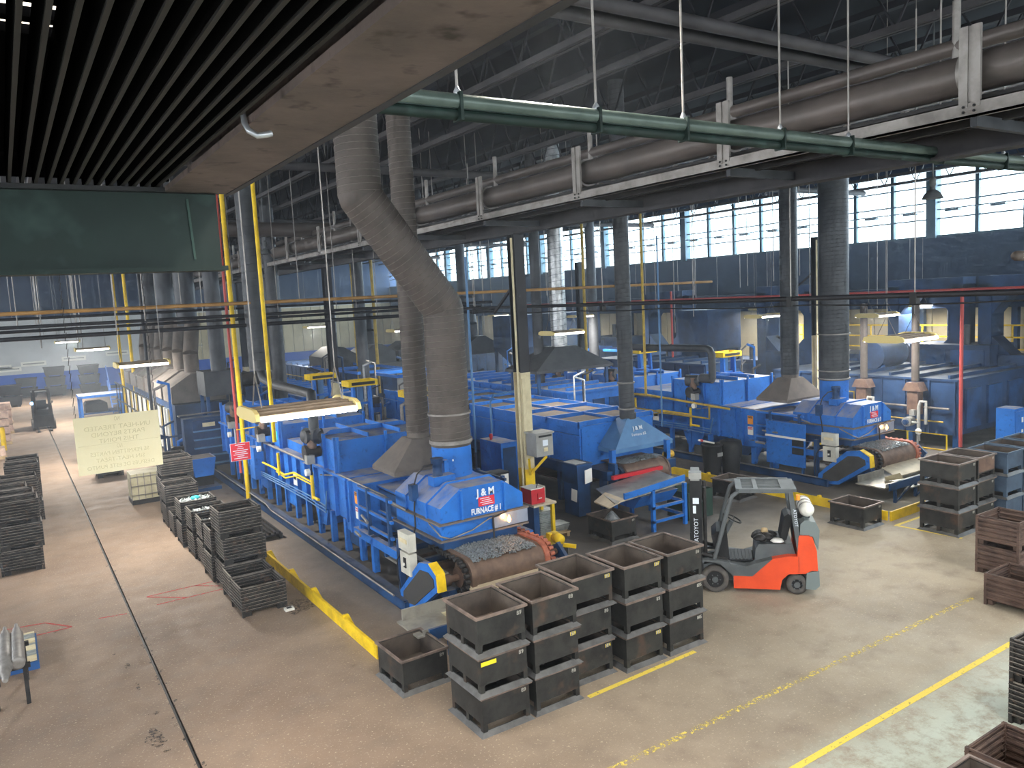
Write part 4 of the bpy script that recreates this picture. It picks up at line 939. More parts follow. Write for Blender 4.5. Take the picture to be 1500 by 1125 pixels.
for o in COL.objects:
    if o.get('label', '').startswith('top black ribbed crate of the stack with blue'):
        bb_.v = [(p[0]-o.location.x, p[1]-o.location.y, p[2]-o.location.z) for p in bb_.v]; bb_.build('blue_lettering', 'blue_pale', o); break
G = 'black corrugated crates stacked at the picture edge'
for i, (x, y, n, d) in enumerate([(-.14, 22.72, 3, 'frontmost stack'), (-.22, 23.6, 3, 'second stack from the front'), (-.3, 24.5, 3, 'third stack from the front'), (-.08, 26.1, 3, 'fourth stack from the front'), (.06, 28.4, 3, 'fifth stack from the front'), (.12, 29.6, 3, 'hindmost stack')]):
    for k in range(n): crate(x+random.uniform(-.03, .03), y, .6*k, '%s black ribbed crate of the %s at the far picture edge' % (lv[k], d), G)
G = 'black corrugated crates far along the aisle'
for i, (x, y, n, d) in enumerate([(2.95, 34, 2, 'stack just behind the hanging sign'), (2.9, 36, 3, 'stack peeping out beside the hanging sign'), (2.85, 38, 3, 'stack past the hanging sign'), (4.6, 30, 2, 'stack under the lower edge of the hanging sign')]):
    for k in range(n): crate(x, y, .6*k, '%s dark crate of the %s' % ((('bottom', 'top') if n == 2 else lv)[k], d), G)
G = 'brown corrugated crates at the right edge'
crate(15.2, 6.72, 0, 'brown corrugated crate on the floor at the end of the faded yellow line', G, CB)
for k in range(2): brc = crate(16.75, 7.65, .6*k, '%s brown crate of the pair behind the one on the faded line' % ('lower', 'upper')[k], G, CB)
text('178', .13, (-.15, -.425, .42), (1, 0, 0), (0, 0, 1), 'chalk', brc, name='chalk_number')
for k in range(2): crate(11.4, 4.54, .6*k, '%s crate of the dark ribbed stack where the bright yellow line ends' % ('bottom', 'top')[k], G, CR)
crate(9.4, 4.1, 0, 'brown open crate at the bottom corner, seen from above', G, CB)
place_bin(8.45, 3.95, 0, 'smooth brown-lined bin at the bottom corner of the picture')

# ================================================================== kerbs
def kerb(label, p, q, tabs=(), h=.24):
    p = Vector(p); q = Vector(q); d = (q-p); L = d.length; t = thing('guard_kerb', label, 'kerb', p, math.atan2(d.y, d.x), 'yellow guard kerbs')
    MB().box(0, L, -.025, .025, 0, h).build('plate', 'yellow', t)
    for s in tabs: MB().prism([(0, 0), (-.22, 0), (-.1, h+.04), (0, h+.04)], 'x', s-.03, s+.03).build('buttress', 'yellow', t)
    return t
kerb('long yellow steel kerb on the aisle side of furnace one', (4.87, 12.3, 0), (4.84, 20.2, 0), (1.6, 3.4, 4.9, 6.6))
kerb('yellow kerb with a brace beside furnace three, behind the forklift', (18.3, 11.2, 0), (18.2, 20.4, 0), (2, 4, 6))
kerb('short yellow kerb across the front of furnace three', (18.3, 11.12, 0), (19.9, 11.15, 0))
kerb('yellow kerb ending beside the lone bin of furnace one', (5.62, 11.0, 0), (5.9, 11.0, 0))

# ================================================================== forklift by the bins
FK = thing('forklift', 'orange and grey forklift parked beside the wall of bins', 'forklift', (11.86, 11.05, 0), math.atan2(.72, -.69))
# local: +x forward, +y to its left (towards the photographer); front axle at x=0
def FP(nm, m, b, par=FK): return b.build(nm, m, par)
def wheel(x, y, r, w_):
    o = FP('wheel', 'rubber', MB().lathe([(r-.04, -w_/2), (r, -w_/2+.02), (r, w_/2-.02), (r-.04, w_/2), (r-.09, w_/2), (r-.1, w_/2-.03)], (x, y, r), 28, 'y'))
    s = 1 if y > 0 else -1
    MB().cyl((x, y+s*(w_/2-.04), r), (x, y+s*(w_/2-.02), r), r-.1, n=20).build('rim', 'black', o)
    h = MB().cyl((x, y+s*(w_/2-.02), r), (x, y+s*(w_/2+.01), r), .06, n=12)
    for k in range(6): h.cyl((x+.1*math.cos(k*1.047), y+s*(w_/2-.02), r+.1*math.sin(k*1.047)), (x+.1*math.cos(k*1.047), y+s*w_/2, r+.1*math.sin(k*1.047)), .014, n=6)
    h.build('hub', 'fl_grey', o)
for sy in (-1, 1): wheel(0, sy*.44, .265, .2); wheel(-1.56, sy*.42, .2, .17)
body = [(-.36, .1), (-1.24, .1), (-1.28, .3), (-1.4, .42), (-1.72, .44), (-1.82, .5), (-1.84, 1.12), (-1.8, 1.2), (-1.6, 1.2), (-1.57, .78), (-1.4, .78), (-1.1, .72), (-.72, .36), (-.36, .36)]
for sy in (-1, 1): FP('side_panel', 'fl_orange', MB().prism(body, 'y', sy*.34, sy*.53))
FP('panel_gap', 'black', MB().box(-1.598, -1.592, .531, .534, .44, .78))
FP('chassis', 'fl_grey', MB().prism([(.3, .3), (.3, .5), (-.3, .62), (-.45, .42), (-.75, .36), (-1.1, .72), (-1.42, .78), (-1.42, .45), (-1.2, .2), (-.3, .2)], 'y', -.36, .36))
for sy in (-1, 1):
    FP('front_fender', 'fl_grey', MB().prism([(.24, .58), (.2, .63), (-.1, .6), (-.28, .42), (-.34, .36), (-.36, .12), (-.42, .12), (-.42, .36), (-.38, .42), (-.72, .37), (-.55, .36), (-.28, .62), (-.06, .66), (.24, .66)], 'y', sy*.3, sy*.52))
    FP('step_side', 'fl_grey', MB().prism([(-.3, .6), (-.36, .36), (-.72, .36), (-1.1, .72), (-.9, .66), (-.6, .56)], 'y', sy*.3, sy*.54))
FP('floor_plate', 'black', MB().box(-.75, -.2, -.34, .34, .6, .63))
for k in range(7): FP('floor_tread', 'steel_dark', MB().box(-.72+.07*k, -.69+.07*k, -.32, .32, .63, .64))
FP('seat_hood', 'fl_grey', MB().prism([(-.78, .6), (-.8, .86), (-.86, .96), (-1.5, .98), (-1.55, .78)], 'y', -.36, .36))
FP('seat', 'black', MB().prism([(-.9, .97), (-.88, 1.06), (-1.3, 1.05), (-1.36, .97)], 'y', -.26, .26)); FP('seat_back', 'black', MB().prism([(-1.28, 1.03), (-1.4, 1.03), (-1.52, 1.5), (-1.44, 1.56), (-1.36, 1.5)], 'y', -.25, .25))
ja = MB()
for i in range(9):
    x, y = -1.05+random.uniform(-.15, .2), random.uniform(-.05, .3); ja.lathe([(.02, 0), (.13, .01), (.14, .05), (.07, .1), (.01, .11)], (x, y, 1.03), 7)
FP('jacket', 'steel_dark', ja); FP('cloth', 'paper', MB().lathe([(.02, 0), (.14, .02), (.1, .06), (.01, .07)], (-1.22, .3, 1.0), 7)); FP('glove', 'wood', MB().lathe([(.01, 0), (.08, .01), (.06, .08), (.01, .09)], (-1.0, .05, 1.12), 7))
cw = FP('counterweight', 'fl_orange', MB().prism([(-1.6, .5), (-1.6, 1.18), (-1.85, 1.18), (-1.93, .9), (-1.95, .5)], 'y', -.52, .52))
FP('counterweight_base', 'fl_grey_lt', MB().prism([(-1.72, .13), (-1.74, .46), (-1.97, .5), (-1.98, .2), (-1.9, .12)], 'y', -.53, .53)); FP('counterweight_top', 'fl_grey_lt', MB().prism([(-1.62, 1.18), (-1.64, 1.42), (-1.72, 1.5), (-1.92, 1.46), (-1.99, 1.3), (-1.96, .9), (-1.86, 1.18)], 'y', -.48, .48))
FP('tank_bracket', 'black', MB().box(-1.85, -1.6, -.2, .2, 1.46, 1.56).cyl((-1.72, .1, 1.35), (-1.72, .1, 1.6), .04, n=8))
tk = FP('gas_tank', 'white', MB().lathe([(.03, -.4), (.09, -.38), (.13, -.33), (.14, -.28), (.14, .28), (.13, .33), (.09, .38), (.03, .4)], (-1.78, 0, 1.66), 20, 'y'))
for y in (-.22, .0, .22): MB().cyl((-1.78, y-.025, 1.66), (-1.78, y+.025, 1.66), .147, n=20).build('strap', 'galv', tk)
# guard
for sy in (-1, 1):
    FP('front_pillar', 'fl_grey', MB().tube([(.0, sy*.42, .66), (-.28, sy*.42, 1.7), (-.36, sy*.42, 1.95), (-.5, sy*.42, 2.06), (-.6, sy*.42, 2.08)], .042, 8))
    FP('rear_pillar', 'fl_grey', MB().bar((-1.63, sy*.46, .8), (-1.46, sy*.43, 2.05), .13, .09, (1, 0, 0)))
    FP('roof_rail', 'fl_grey', MB().box(-1.5, -.5, sy*.45-.04, sy*.45+.04, 2.04, 2.12))
for x, w_ in ((-.5, .06), (-.82, .04), (-1.44, .14)): FP('roof_cross', 'fl_grey', MB().box(x-w_, x+w_, -.44, .44, 2.05, 2.11))
for k in range(7): FP('roof_slat', 'fl_grey', MB().box(-1.4, -.45, -.36+.12*k-.018, -.36+.12*k+.018, 2.06, 2.1))
FP('guard_lettering_plate', 'paint_white', MB().bar((-1.485, .495, 1.75), (-1.465, .49, 1.98), .05, .008, (0, 1, 0)))
FP('turn_lamp', 'sign_orange', MB().cyl((-1.6, .46, 1.9), (-1.6, .46, 2.0), .04, n=10))
# steering
FP('dash', 'black', MB().prism([(-.05, .62), (.05, 1.1), (-.05, 1.2), (-.25, 1.22), (-.3, .62)], 'y', -.34, .34)); FP('steer_column', 'fl_grey', MB().cyl((-.2, .08, 1.05), (-.36, .08, 1.36), .05, n=10))
sw = MB(); c = Vector((-.4, .08, 1.4)); ax_ = Vector((-.46, 0, .88)).normalized(); u1 = Vector((0, 1, 0)); u2 = ax_.cross(u1)
sw.tube([c+(u1*math.cos(a)+u2*math.sin(a))*.16 for a in [2*PI*i/20 for i in range(21)]], .016, 6); sw.bar(c-u1*.15, c+u1*.15, .02, .02)
FP('steering_wheel', 'black', sw); FP('levers', 'black', MB().cyl((-.22, -.12, 1.2), (-.3, -.12, 1.5), .015, n=6).cyl((-.22, -.2, 1.2), (-.3, -.2, 1.48), .015, n=6).cyl((-.25, .2, 1.3), (-.2, .28, 1.56), .014, n=6))
# mast and forks
for sy in (-1, 1):
    FP('mast_rail', 'black', MB().box(.22, .46, sy*.33-.05, sy*.33+.05, .08, 2.3)); FP('inner_rail', 'steel_dark', MB().box(.31, .41, sy*.24-.03, sy*.24+.03, .1, 2.26))
    FP('lift_cylinder', 'steel_dark', MB().cyl((.17, sy*.27, .2), (.17, sy*.27, 2.1), .04, n=10)); FP('tilt_cylinder', 'steel_dark', MB().cyl((.25, sy*.38, .75), (-.25, sy*.36, .62), .04, n=10))
    FP('fork', 'black', MB().box(.5, 1.55, sy*.22-.05, sy*.22+.05, .04, .08).box(.48, .53, sy*.22-.05, sy*.22+.05, .04, .55))
mt = FP('mast_top', 'cabinet_grey', MB().box(.26, .44, -.4, .4, 2.26, 2.36)); MB().box(.22, .47, .2, .42, 2.3, 2.42).build('top_bracket', 'cabinet_grey', mt)
for z in (.25, 1.3): FP('mast_cross', 'black', MB().box(.28, .34, -.33, .33, z, z+.1))
FP('carriage', 'black', MB().box(.43, .48, -.45, .45, .15, .24).box(.43, .48, -.45, .45, .46, .55))
lb = MB().box(.44, .47, -.45, .45, 1.15, 1.19)
for k in range(6): lb.box(.44, .47, -.44+.17*k, -.41+.17*k, .5, 1.17)
FP('load_backrest', 'black', lb)
FP('hose', 'black', MB().tube([(.24, .18, 2.1), (.16, .2, 1.5), (.2, .2, .8), (.26, .2, .5)], .016, 6)); FP('chain', 'steel_dark', MB().box(.3, .34, -.12, -.06, .4, 2.2).box(.3, .34, .06, .12, .4, 2.2))
FP('decal', 'paint_white', MB().box(.28, .4, .381, .384, 1.78, 1.9)); FP('decal', 'paint_white', MB().box(.34, .4, .381, .384, 1.58, 1.74))
text('TOYOTA', .12, (.34, .384, 1.24), (0, 0, -1), (1, 0, 0), 'paint_white', FK)
text('TOYOTA', .085, (-1.545, .51, 1.55), (.1, 0, .99), (-.99, 0, .1), 'paint_white', FK)

# ================================================================== hung tube lights, all level
def fluo(x, y, label, power=55, lit=True, hang=12.0):
    t = thing('tube_light', label, 'ceiling light', (x, y, 4.85), 0, 'hung twin tube lights')
    for sx in (-1, 1): MB().prism([(-.45, -.02), (-.42, .06), (-.3, .1), (.3, .1), (.42, .06), (.45, -.02), (.3, -.05), (-.3, -.05)], 'x', sx*.62-.025, sx*.62+.025).build('end_cap', 'lamp_cream', t)
    for sy in (-1, 1):
        MB().prism([(sy*.05, .04), (sy*.4, .0), (sy*.4, .03), (sy*.05, .08)], 'x', -.6, .6).build('reflector', 'lamp_refl', t)
        MB().cyl((-.58, sy*.435, -.01), (.58, sy*.435, -.01), .032, n=10).build('tube', 'tube_lit', t)
        for q in (.14, .28): MB().box(-.6, .6, sy*q-.012, sy*q+.012, .03, .1-q*.12).build('reflector_rib', 'lamp_refl', t)
    MB().box(-.6, .6, -.04, .04, .04, .07).build('ballast', 'black', t)
    for sx in (-1, 1):
        MB().tube([(sx*.5, -.2, .1), (sx*.5, 0, .5), (sx*.5, .2, .1)], .008, 4).build('hanger_wire', 'galv', t); MB().cyl((sx*.5, 0, .5), (sx*.5, 0, hang-4.85), .008, n=4).build('hanger_wire', 'galv', t)
    if power:
        l = bpy.data.lights.new('tube_light_glow', 'AREA'); l.shape = 'RECTANGLE'; l.size, l.size_y = 1.1, .7; l.energy = power; l.color = (1, .95, .86)
        o = bpy.data.objects.new('tube_light_glow', l); COL.objects.link(o); o.parent = t; o.location = (0, 0, -.05); o['kind'] = 'helper'
    return t
LP = [(2.98, 9.55, 'nearest tube light, hanging over the aisle end of furnace one'), (3.0, 22.7, 'tube light over the aisle beside the mirrored sign'), (3.05, 36.9, 'tube light over the aisle, third one down'), (3.1, 52.5, 'tube light over the aisle, fourth one down'), (3.0, 67, 'tube light over the aisle, farthest one'),
      (15.5, 9.2, 'tube light hanging over the bin stacks beyond the forklift'), (15.5, 20.9, 'tube light in front of the silver duct'), (15.4, 33, 'tube light far behind the bent duct'), (17, 49.8, 'tube light far back over the third line of machines'),
      (25.3, 20.7, 'tube light just beside the tall plain duct of furnace three'), (25.2, 15.8, 'tube light just past the wide duct of furnace three'), (27.3, 35, 'tube light below the yellow pipe by the windows'), (33.5, 19.2, 'tube light under the long windows, farthest to the side'), (33, 27, 'tube light below the window wall, deeper in'), (30, 48, 'tube light near the far corner of the window wall')]
for x, y, lab in LP: fluo(x, y, lab, (150 if 12 < x < 17 and y < 40 else 420 if y < 30 else 750) if y > 12 else 110)
# high-bay dome lamps; the out-of-frame ones are added fill
def dome(x, y, z, label, power):
    t = thing('dome_lamp', label, 'lamp', (x, y, z), 0, 'dome lamps')
    MB().lathe([(.23, 0), (.21, .04), (.17, .12), (.09, .19), (.05, .2), (.05, .3), (.07, .31), (.07, .45), (.03, .48)], (0, 0, 0), 20).build('shade', 'fl_grey', t)
    MB().lathe([(.02, .05), (.12, .05), (.12, .07), (.02, .08)], (0, 0, 0), 14).build('bulb', 'bulb', t)
    MB().cyl((0, 0, .45), (0, 0, 12-z), .02, n=6).build('stem', 'fl_grey', t)
    l = bpy.data.lights.new('dome_glow', 'SPOT'); l.energy = power; l.spot_size = math.radians(140); l.spot_blend = .6; l.shadow_soft_size = .4; l.color = (1, .93, .82)
    o = bpy.data.objects.new('dome_glow', l); COL.objects.link(o); o.parent = t; o.location = (0, 0, -.02); o['kind'] = 'helper'
dome(18.1, 10, 7.85, 'grey dome lamp hanging against the bright side windows', 250)
dome(8.6, 30, 8.2, 'lit dome lamp high behind the thick yellow riser', 250)
for i, (x, y) in enumerate(((3.5, 2.0), (9, 1.0), (15, 1.0), (21, 1.0), (5.5, 7.0))):  # unseen domes added to brighten the near floor
    dome(x, y, 9.4, 'added fill dome lamp above the %s, outside the picture' % ('near end of the aisle', 'near floor before the bin wall', 'near floor before the forklift', 'near floor before the edge bins', 'platform edge')[i], 950)
# ================================================================== hanging signs
t = thing('hanging_sign', 'large cream sheet sign hung over the aisle, its lettering mirrored from behind', 'sign', (1.2, 12, 3.99))
MB().box(-.53, .53, -.004, .004, 0, .79).build('sheet', 'sign_sheet', t)
t.rotation_euler = (0, 0, 0)
rows = [('NO', .73, .085, .3), ('UN-HEAT TREATED', .62, .085, .62), ('PARTS BEYOND', .53, .085, .62), ('THIS POINT', .44, .085, .62), ('NO', .35, .085, .3), ('SE PERMITTEN PARTES', .265, .075, .55), ('SIN HEAT-TREAT', .175, .075, .6), ('DESPUES DE ESTE PUNTO', .08, .075, .55)]
for s_, z, h, sx in rows:
    o = text(s_, h, (0, -.0045, z), (-1, 0, 0), (0, 0, 1), 'sign_ink', t, sx=sx*1.8)
MB().box(-.5, .5, -.006, -.004, .395, .399).build('rule_line', 'sign_ink', t)
for sx in (-1, 1):
    ch = MB()
    for k in range(46):
        z = .79+k*.055; ch.bar((sx*.5-.01*(k % 2), 0, z), (sx*.5+.01*((k+1) % 2), 0, z+.06), .012, .008)
    ch.cyl((sx*.5, 0, .79+46*.055), (sx*.5, 0, 8.0), .008, n=5); ch.build('chain', 'steel_dark', t)
t = thing('red_notice_sign', 'red notice board with white text beside the yellow gas riser', 'sign', (5.62, 24, 1.66))
MB().box(-.28, .28, -.01, .01, 0, .52).build('board', 'sign_red', t); r_ = MB(); r_.box(-.29, .29, -.008, .008, -.01, .0).box(-.29, .29, -.008, .008, .52, .53).box(-.29, -.28, -.008, .008, 0, .52).box(.28, .29, -.008, .008, 0, .52); r_.build('border', 'paint_white', t)
for k, w_ in enumerate((.3, .14, .2, .44, .34, .42, .2, .4)): MB().box(-w_/2, w_/2, -.013, -.01, .46-k*.058, .48-k*.058).build('text_line', 'paint_white', t)
MB().cyl((-.1, 0, .52), (-.1, 0, .95), .03, n=6).build('bracket', 'galv', t); MB().bar((-.1, 0, .93), (.7, 0, .95), .03, .03).build('arm', 'yellow', t)

# ================================================================== risers
def riser(x, y, z0, z1, r, m, label, group=None, name='riser_pipe'):
    return tag(put(MB().cyl((0, 0, 0), (0, 0, z1-z0), r, n=10), name, m, (x, y, z0)), label, 'pipe', group)
riser(6.0, 25.1, .05, 10.3, .07, 'yellow', 'thick yellow gas riser in front of the grey flue')
riser(6.02, 21.7, 2.45, 10.3, .055, 'yellow', 'yellow riser ending above the burner of furnace one')
riser(5.9, 25.35, 1.0, 10.3, .045, 'red_pipe', 'red riser tight beside the thick yellow one')
riser(5.95, 25.6, .6, 10.3, .03, 'black', 'black cable drop beside the yellow riser')
riser(19.9, 25.2, 1.46, 10.3, .06, 'yellow_dull', 'yellow riser behind furnace two, left of the black duct')
riser(20.05, 21.9, 2.2, 10.3, .05, 'yellow_dull', 'pale yellow riser between the black duct and furnace three')
riser(27.2, 14.0, .2, 5.6, .06, 'red_pipe', 'red riser at the corner of the fourth furnace')
riser(26.5, 27, 2.9, 6, .05, 'red_pipe', 'thin red riser behind the roof pans of furnace three')
riser(12.9, 22.5, 1.0, 7.5, .04, 'blue_pale', 'thin pale blue riser beside the bent duct')
riser(19.6, 20.6, 1.2, 8, .03, 'blue_pale', 'thin blue riser right next to the black duct')
riser(15.9, 40, 0, 9, .07, 'yellow_dull', 'dull yellow riser far back, right of the straight narrower duct')
riser(17.9, 42, 1, 9, .09, 'yellow_dull', 'thicker dull yellow riser far back near the window corner')
riser(4.55, 33, 0, 10, .06, 'black_pipe', 'dark riser standing at the end of the grey gable hoods')
for i, (x, y) in enumerate(((5.2, 47), (5.5, 45))): riser(x, y, 0, 10, .08, 'yellow', '%s of two yellow risers in front of the gable hoods' % ('farther', 'nearer')[i])
t = thing('gas_header', 'pale yellow pipe along the aisle side of furnace three', 'pipe', (20.1, 20, 2.0))
MB().tube([(0, 5, .1), (0, 1.9, .2), (0, -2.1, .02)], .04, 8).build('header', 'yellow_dull', t); MB().tube([(0, 4, -.35), (0, -1, -.4), (0, -1.2, -.4), (0, -1.2, .1)], .035, 8).build('branch', 'yellow_dull', t)

# ================================================================== blue stands with yellow tops
def stand(x, y, label, wheel_=False):
    t = thing('lift_stand', label, 'stand', (x, y, 0), 0, 'blue stands with yellow tops')
    for sx in (-1, 1): MB().prism([(-.35, 0), (-.18, 3.35), (.0, 3.35), (.1, 0)], 'x', sx*.3-.04, sx*.3+.04).build('side_frame', 'blue', t)
    for z in (.8, 1.8, 2.7): MB().box(-.3, .3, -.1, -.04, z, z+.08).build('rung', 'blue', t)
    MB().box(-.1, .1, .0, .06, .2, 3.3).build('screw_column', 'blue_pale', t)
    b = MB(); b.box(-.5, .5, -.3, .3, 3.35, 3.39); ring(b, -.5, .5, -.3, .3, 3.35, 3.55, .03); b.build('yellow_head', 'yellow', t)
    MB().box(-.42, .42, -.345, -.33, 3.4, 3.5).build('head_slot', 'black', t)
    if wheel_:
        p = [(0, 3.55), (.1, 3.6), (.13, 3.75), (.1, 4.3), (.05, 4.5), (-.05, 4.5), (-.1, 4.3), (-.13, 3.75), (-.1, 3.6)]
        MB().prism(p, 'y', -.08, .08).build('belt_guard', 'yellow', t); MB().prism([(a*.7, 4.02+(z-4.02)*.88) for a, z in p], 'y', -.09, -.08).build('guard_mesh', 'guard_mesh', t)
    return t
stand(10.15, 20.9, 'blue stand with yellow top and upright yellow belt guard', True); stand(10.15, 25.5, 'blue stand with yellow top in front of the dark column'); stand(10.15, 29.5, 'blue stand with yellow top, farthest behind furnace one')
stand(23.9, 21.4, 'blue stand with pale yellow top behind the pans of furnace three'); stand(23.9, 26.2, 'blue stand with yellow top deeper behind furnace three')

# ================================================================== machines further back
def box_furnace(label, x0, x1, y0, y1, h, m='blue_old', ribs=True, name='box_furnace'):
    o_ = ((x0+x1)/2, y0, 0); t = thing(name, label, 'furnace', o_); w_ = (x1-x0)/2; L = y1-y0
    b = MB().box(-w_, w_, 0, L, .5, h).build('chamber', m, t)
    for i in range(int(L/.9)+1):
        for s in (-1, 1): MB().box(s*w_-.06, s*w_+.06, .05+i*.9, .12+i*.9, .5, h).build('rib', m, b)
    MB().box(-w_-.06, w_+.06, -.05, L+.05, h, h+.08).build('roof_rim', m, t)
    for i in range(int(L/1.1)): MB().box(-w_+.1, w_-.1, .3+i*1.1, .38+i*1.1, h+.08, h+.2).build('roof_rib', m, t)
    for i in range(max(2, int(L/1.6))+1):
        for s in (-1, 1): MB().box(s*(w_-.1)-.08, s*(w_-.1)+.08, min(L-.16, i*1.6), min(L, i*1.6+.16), 0, .5).build('leg', 'blue_dark', t)
    for i in range(3): MB().box(-w_*.8+i*w_*.6, -w_*.4+i*w_*.6, -.08, 0, .7, h-.3).build('front_door', 'blue_dark', t)
    MB().tube([(-w_-.15, .2, h*.6), (-w_-.15, L-.2, h*.6)], .04, 6).build('side_pipe', 'galv', t); MB().tube([(-w_-.15, .4, h*.4), (-w_-.15, L*.5, h*.4), (-w_-.15, L*.5, h*.75), (-w_-.15, L-.4, h*.75)], .03, 6).build('side_pipe', 'yellow_dull', t)
    return t
def burner_set(x, y, label, m='rust', ang=0):
    t = thing('burner_set', label, 'burner', (x, y, 0), ang)
    MB().cyl((0, .3, 2.4), (0, .3, 5.2), .13, n=12).build('stack', 'duct', t); MB().prism([(-.35, 2.05), (.35, 2.05), (.2, 2.35), (-.2, 2.35)], 'y', .05, .5).build('stack_hood', m, t)
    MB().box(-.2, .2, .1, .45, 1.2, 2.05).build('flue_leg', m, t)
    MB().tube([(.3, 0, .3), (.3, 0, 1.5), (.3, .1, 1.7), (.5, .1, 1.7), (.5, .1, .9)], .06, 8).build('air_pipe', 'cabinet_grey', t)
    MB().cyl((-.1, -.1, .95), (-.1, .25, .95), .17, n=16).build('blower', 'cabinet_grey', t); MB().cyl((-.1, -.2, .95), (-.1, -.1, .95), .1, n=12).build('blower_motor', 'blue_old', t)
    MB().tube([(.1, -.05, .95), (.3, -.05, .95), (.3, -.05, .2), (-.2, -.05, .2)], .045, 8).build('gas_pipe', 'cabinet_grey', t); MB().lathe([(.05, 0), (.1, .05), (.1, .16), (.04, .2)], (.34, -.08, .55), 10).build('valve', 'white', t)
    MB().box(.02, .2, -.12, .05, 1.2, 1.4).build('actuator', 'cabinet_grey', t)
    return t
box_furnace('old blue box furnace with two burner stacks beyond furnace three', 27.55, 32.5, 14.3, 22, 2.4)
burner_set(26.9, 17.6, 'burner with rusty stack, the one nearer furnace three', ang=-PI/2); burner_set(26.9, 15.6, 'burner with rusty stack, the one beside the red riser', ang=-PI/2)
o = thing('drum_tank', 'round dark drum lying on the old blue furnace roof', 'tank', (29.2, 18.5, 2.5)); MB().cyl((-.1, 0, .55), (1.6, 0, .55), .55, n=24).build('drum', 'blue_old', o); MB().box(0, .2, -.4, .4, 0, .3).build('saddle', 'blue_dark', o)
t = thing('control_cabinet', 'bright blue control cabinet at the corner past the old furnace', 'cabinet', (28.9, 13.2, 0))
MB().box(-.35, .35, -.3, .3, .0, 1.45).build('body', 'blue', t); MB().box(-.3, .3, -.315, -.3, .1, 1.35).build('door', 'blue', t); MB().box(.1, .2, -.33, -.315, .95, 1.12).build('meter', 'white', t); MB().box(.1, .2, -.33, -.315, .6, .7).build('switch', 'white', t)
t = thing('safety_rail', 'yellow pipe safety rail behind the belt of furnace three', 'railing', (25.0, 13.3, 0))
MB().tube([(0, 0, 0), (0, 0, 1.0), (0, 2.6, 1.0), (0, 2.6, 0)], .03, 8).build('top_rail', 'yellow', t); MB().cyl((0, 1.3, 0), (0, 1.3, 1.0), .03, n=8).build('post', 'yellow', t); MB().tube([(0, 0, .5), (0, 2.6, .5)], .025, 8).build('mid_rail', 'yellow', t)
# tall dark press line under the windows: portal frames with chamfered openings
def portal(y, label, x=31.5):
    t = thing('press_frame', label, 'press', (x, y, 0), 0, 'tall dark press frames')
    for s in (0, 1): MB().box(-.5, .5, s*2.7-.25, s*2.7+.25, 0, 5.7).build('upright', 'blue_old', t)
    MB().box(-.5, .5, -.25, 2.95, 5.2, 6.0).build('crown', 'blue_old', t); MB().box(-.5, .5, .25, 2.45, 1.6, 2.9).build('bolster', 'blue_old', t)
    for s, a in ((1, .25), (-1, 2.45)):
        MB().prism([(a, 5.2), (a+s*.55, 5.2), (a, 4.5)], 'x', -.45, .45).build('corner_gusset', 'blue_old', t); MB().prism([(a, 2.9), (a+s*.7, 2.9), (a, 3.6)], 'x', -.45, .45).build('corner_gusset', 'blue_old', t)
    MB().cyl((0, .5, 2.9), (0, .5, 5.2), .12, n=12).build('guide_rod', 'blue_old', t); return t
for y, lab in ((13.2, 'tall dark blue press frame closest to the picture edge'), (17.0, 'tall dark blue press frame behind the red riser'), (21.9+.9, 'tall dark blue press frame seen just past the wide duct'), (31, 'tall dark press frame between black duct and plain duct')): portal(y, lab, 33.1 if y < 20 else 31.5)
t = thing('catwalk_rail', 'yellow catwalk railing glimpsed through the press frames', 'railing', (34.6, 12, 2.9))
for z in (.0, .5, 1.0): MB().box(-.03, .03, 0, 14, z, z+.06).build('rail', 'yellow', t)
for i in range(12): MB().box(-.03, .03, i*1.25, i*1.25+.06, -2.9, 1.05).build('post', 'yellow', t)
# dark storage / hopper blocks between furnace three and the windows
def hopper(x, y, label, s=1.0, m='blue_old'):
    t = thing('dark_hopper', label, 'hopper', (x, y, 0))
    MB().box(-1.2*s, 1.2*s, -1.0*s, 1.0*s, 3.0, 5.0).build('bin', m, t); MB().frustum((-.4*s, .4*s, -.3*s, .3*s), 1.9, (-1.2*s, 1.2*s, -1.0*s, 1.0*s), 3.0).build('cone', m, t)
    for sx in (-1, 1):
        for sy in (-1, 1): MB().box(sx*1.1*s-.08, sx*1.1*s+.08, sy*.9*s-.08, sy*.9*s+.08, 0, 3.0).build('leg', m, t)
    MB().box(-1.1*s, 1.1*s, -.05, .05, 1.2, 1.3).build('brace', m, t); return t
hopper(30.3, 28.2, 'dark hopper on legs beside the plain tall duct'); hopper(30.2, 40, 'dark hopper on legs seen right of the black duct', 1.3); hopper(27, 41, 'dark hopper on legs between column and black duct')
box_furnace('blue furnace body with arched roof ribs behind furnace three', 25.5, 27.8, 24, 31.4, 2.7)
box_furnace('blue furnace body behind the pyramid hood of furnace two', 17.0, 19.6, 22.6, 33, 2.5, 'blue')
box_furnace('blue furnace body deep in the hall past the first stands', 10.6, 12.9, 33.2, 44, 2.2, 'blue')
box_furnace('dark blue furnace under the row of dark gable hoods', 16, 19, 42, 56, 2.3)
t = thing('dark_canopy', 'dark pyramid hood beneath the silver duct', 'hood', (18.4, 25, 3.2)); MB().frustum((-1.9, 1.8, -1.1, 1.1), .1, (-.5, .5, -.4, .4), .9).build('pyramid', 'duct_dark', t); MB().box(-1.9, 1.8, -1.1, 1.1, 0, .1).build('lip', 'duct_dark', t)
for sx in (-1.7, 1.6):
    for sy in (-.9, .9): MB().box(sx-.05, sx+.05, sy-.05, sy+.05, -.75, 0).build('leg', 'blue_dark', t)
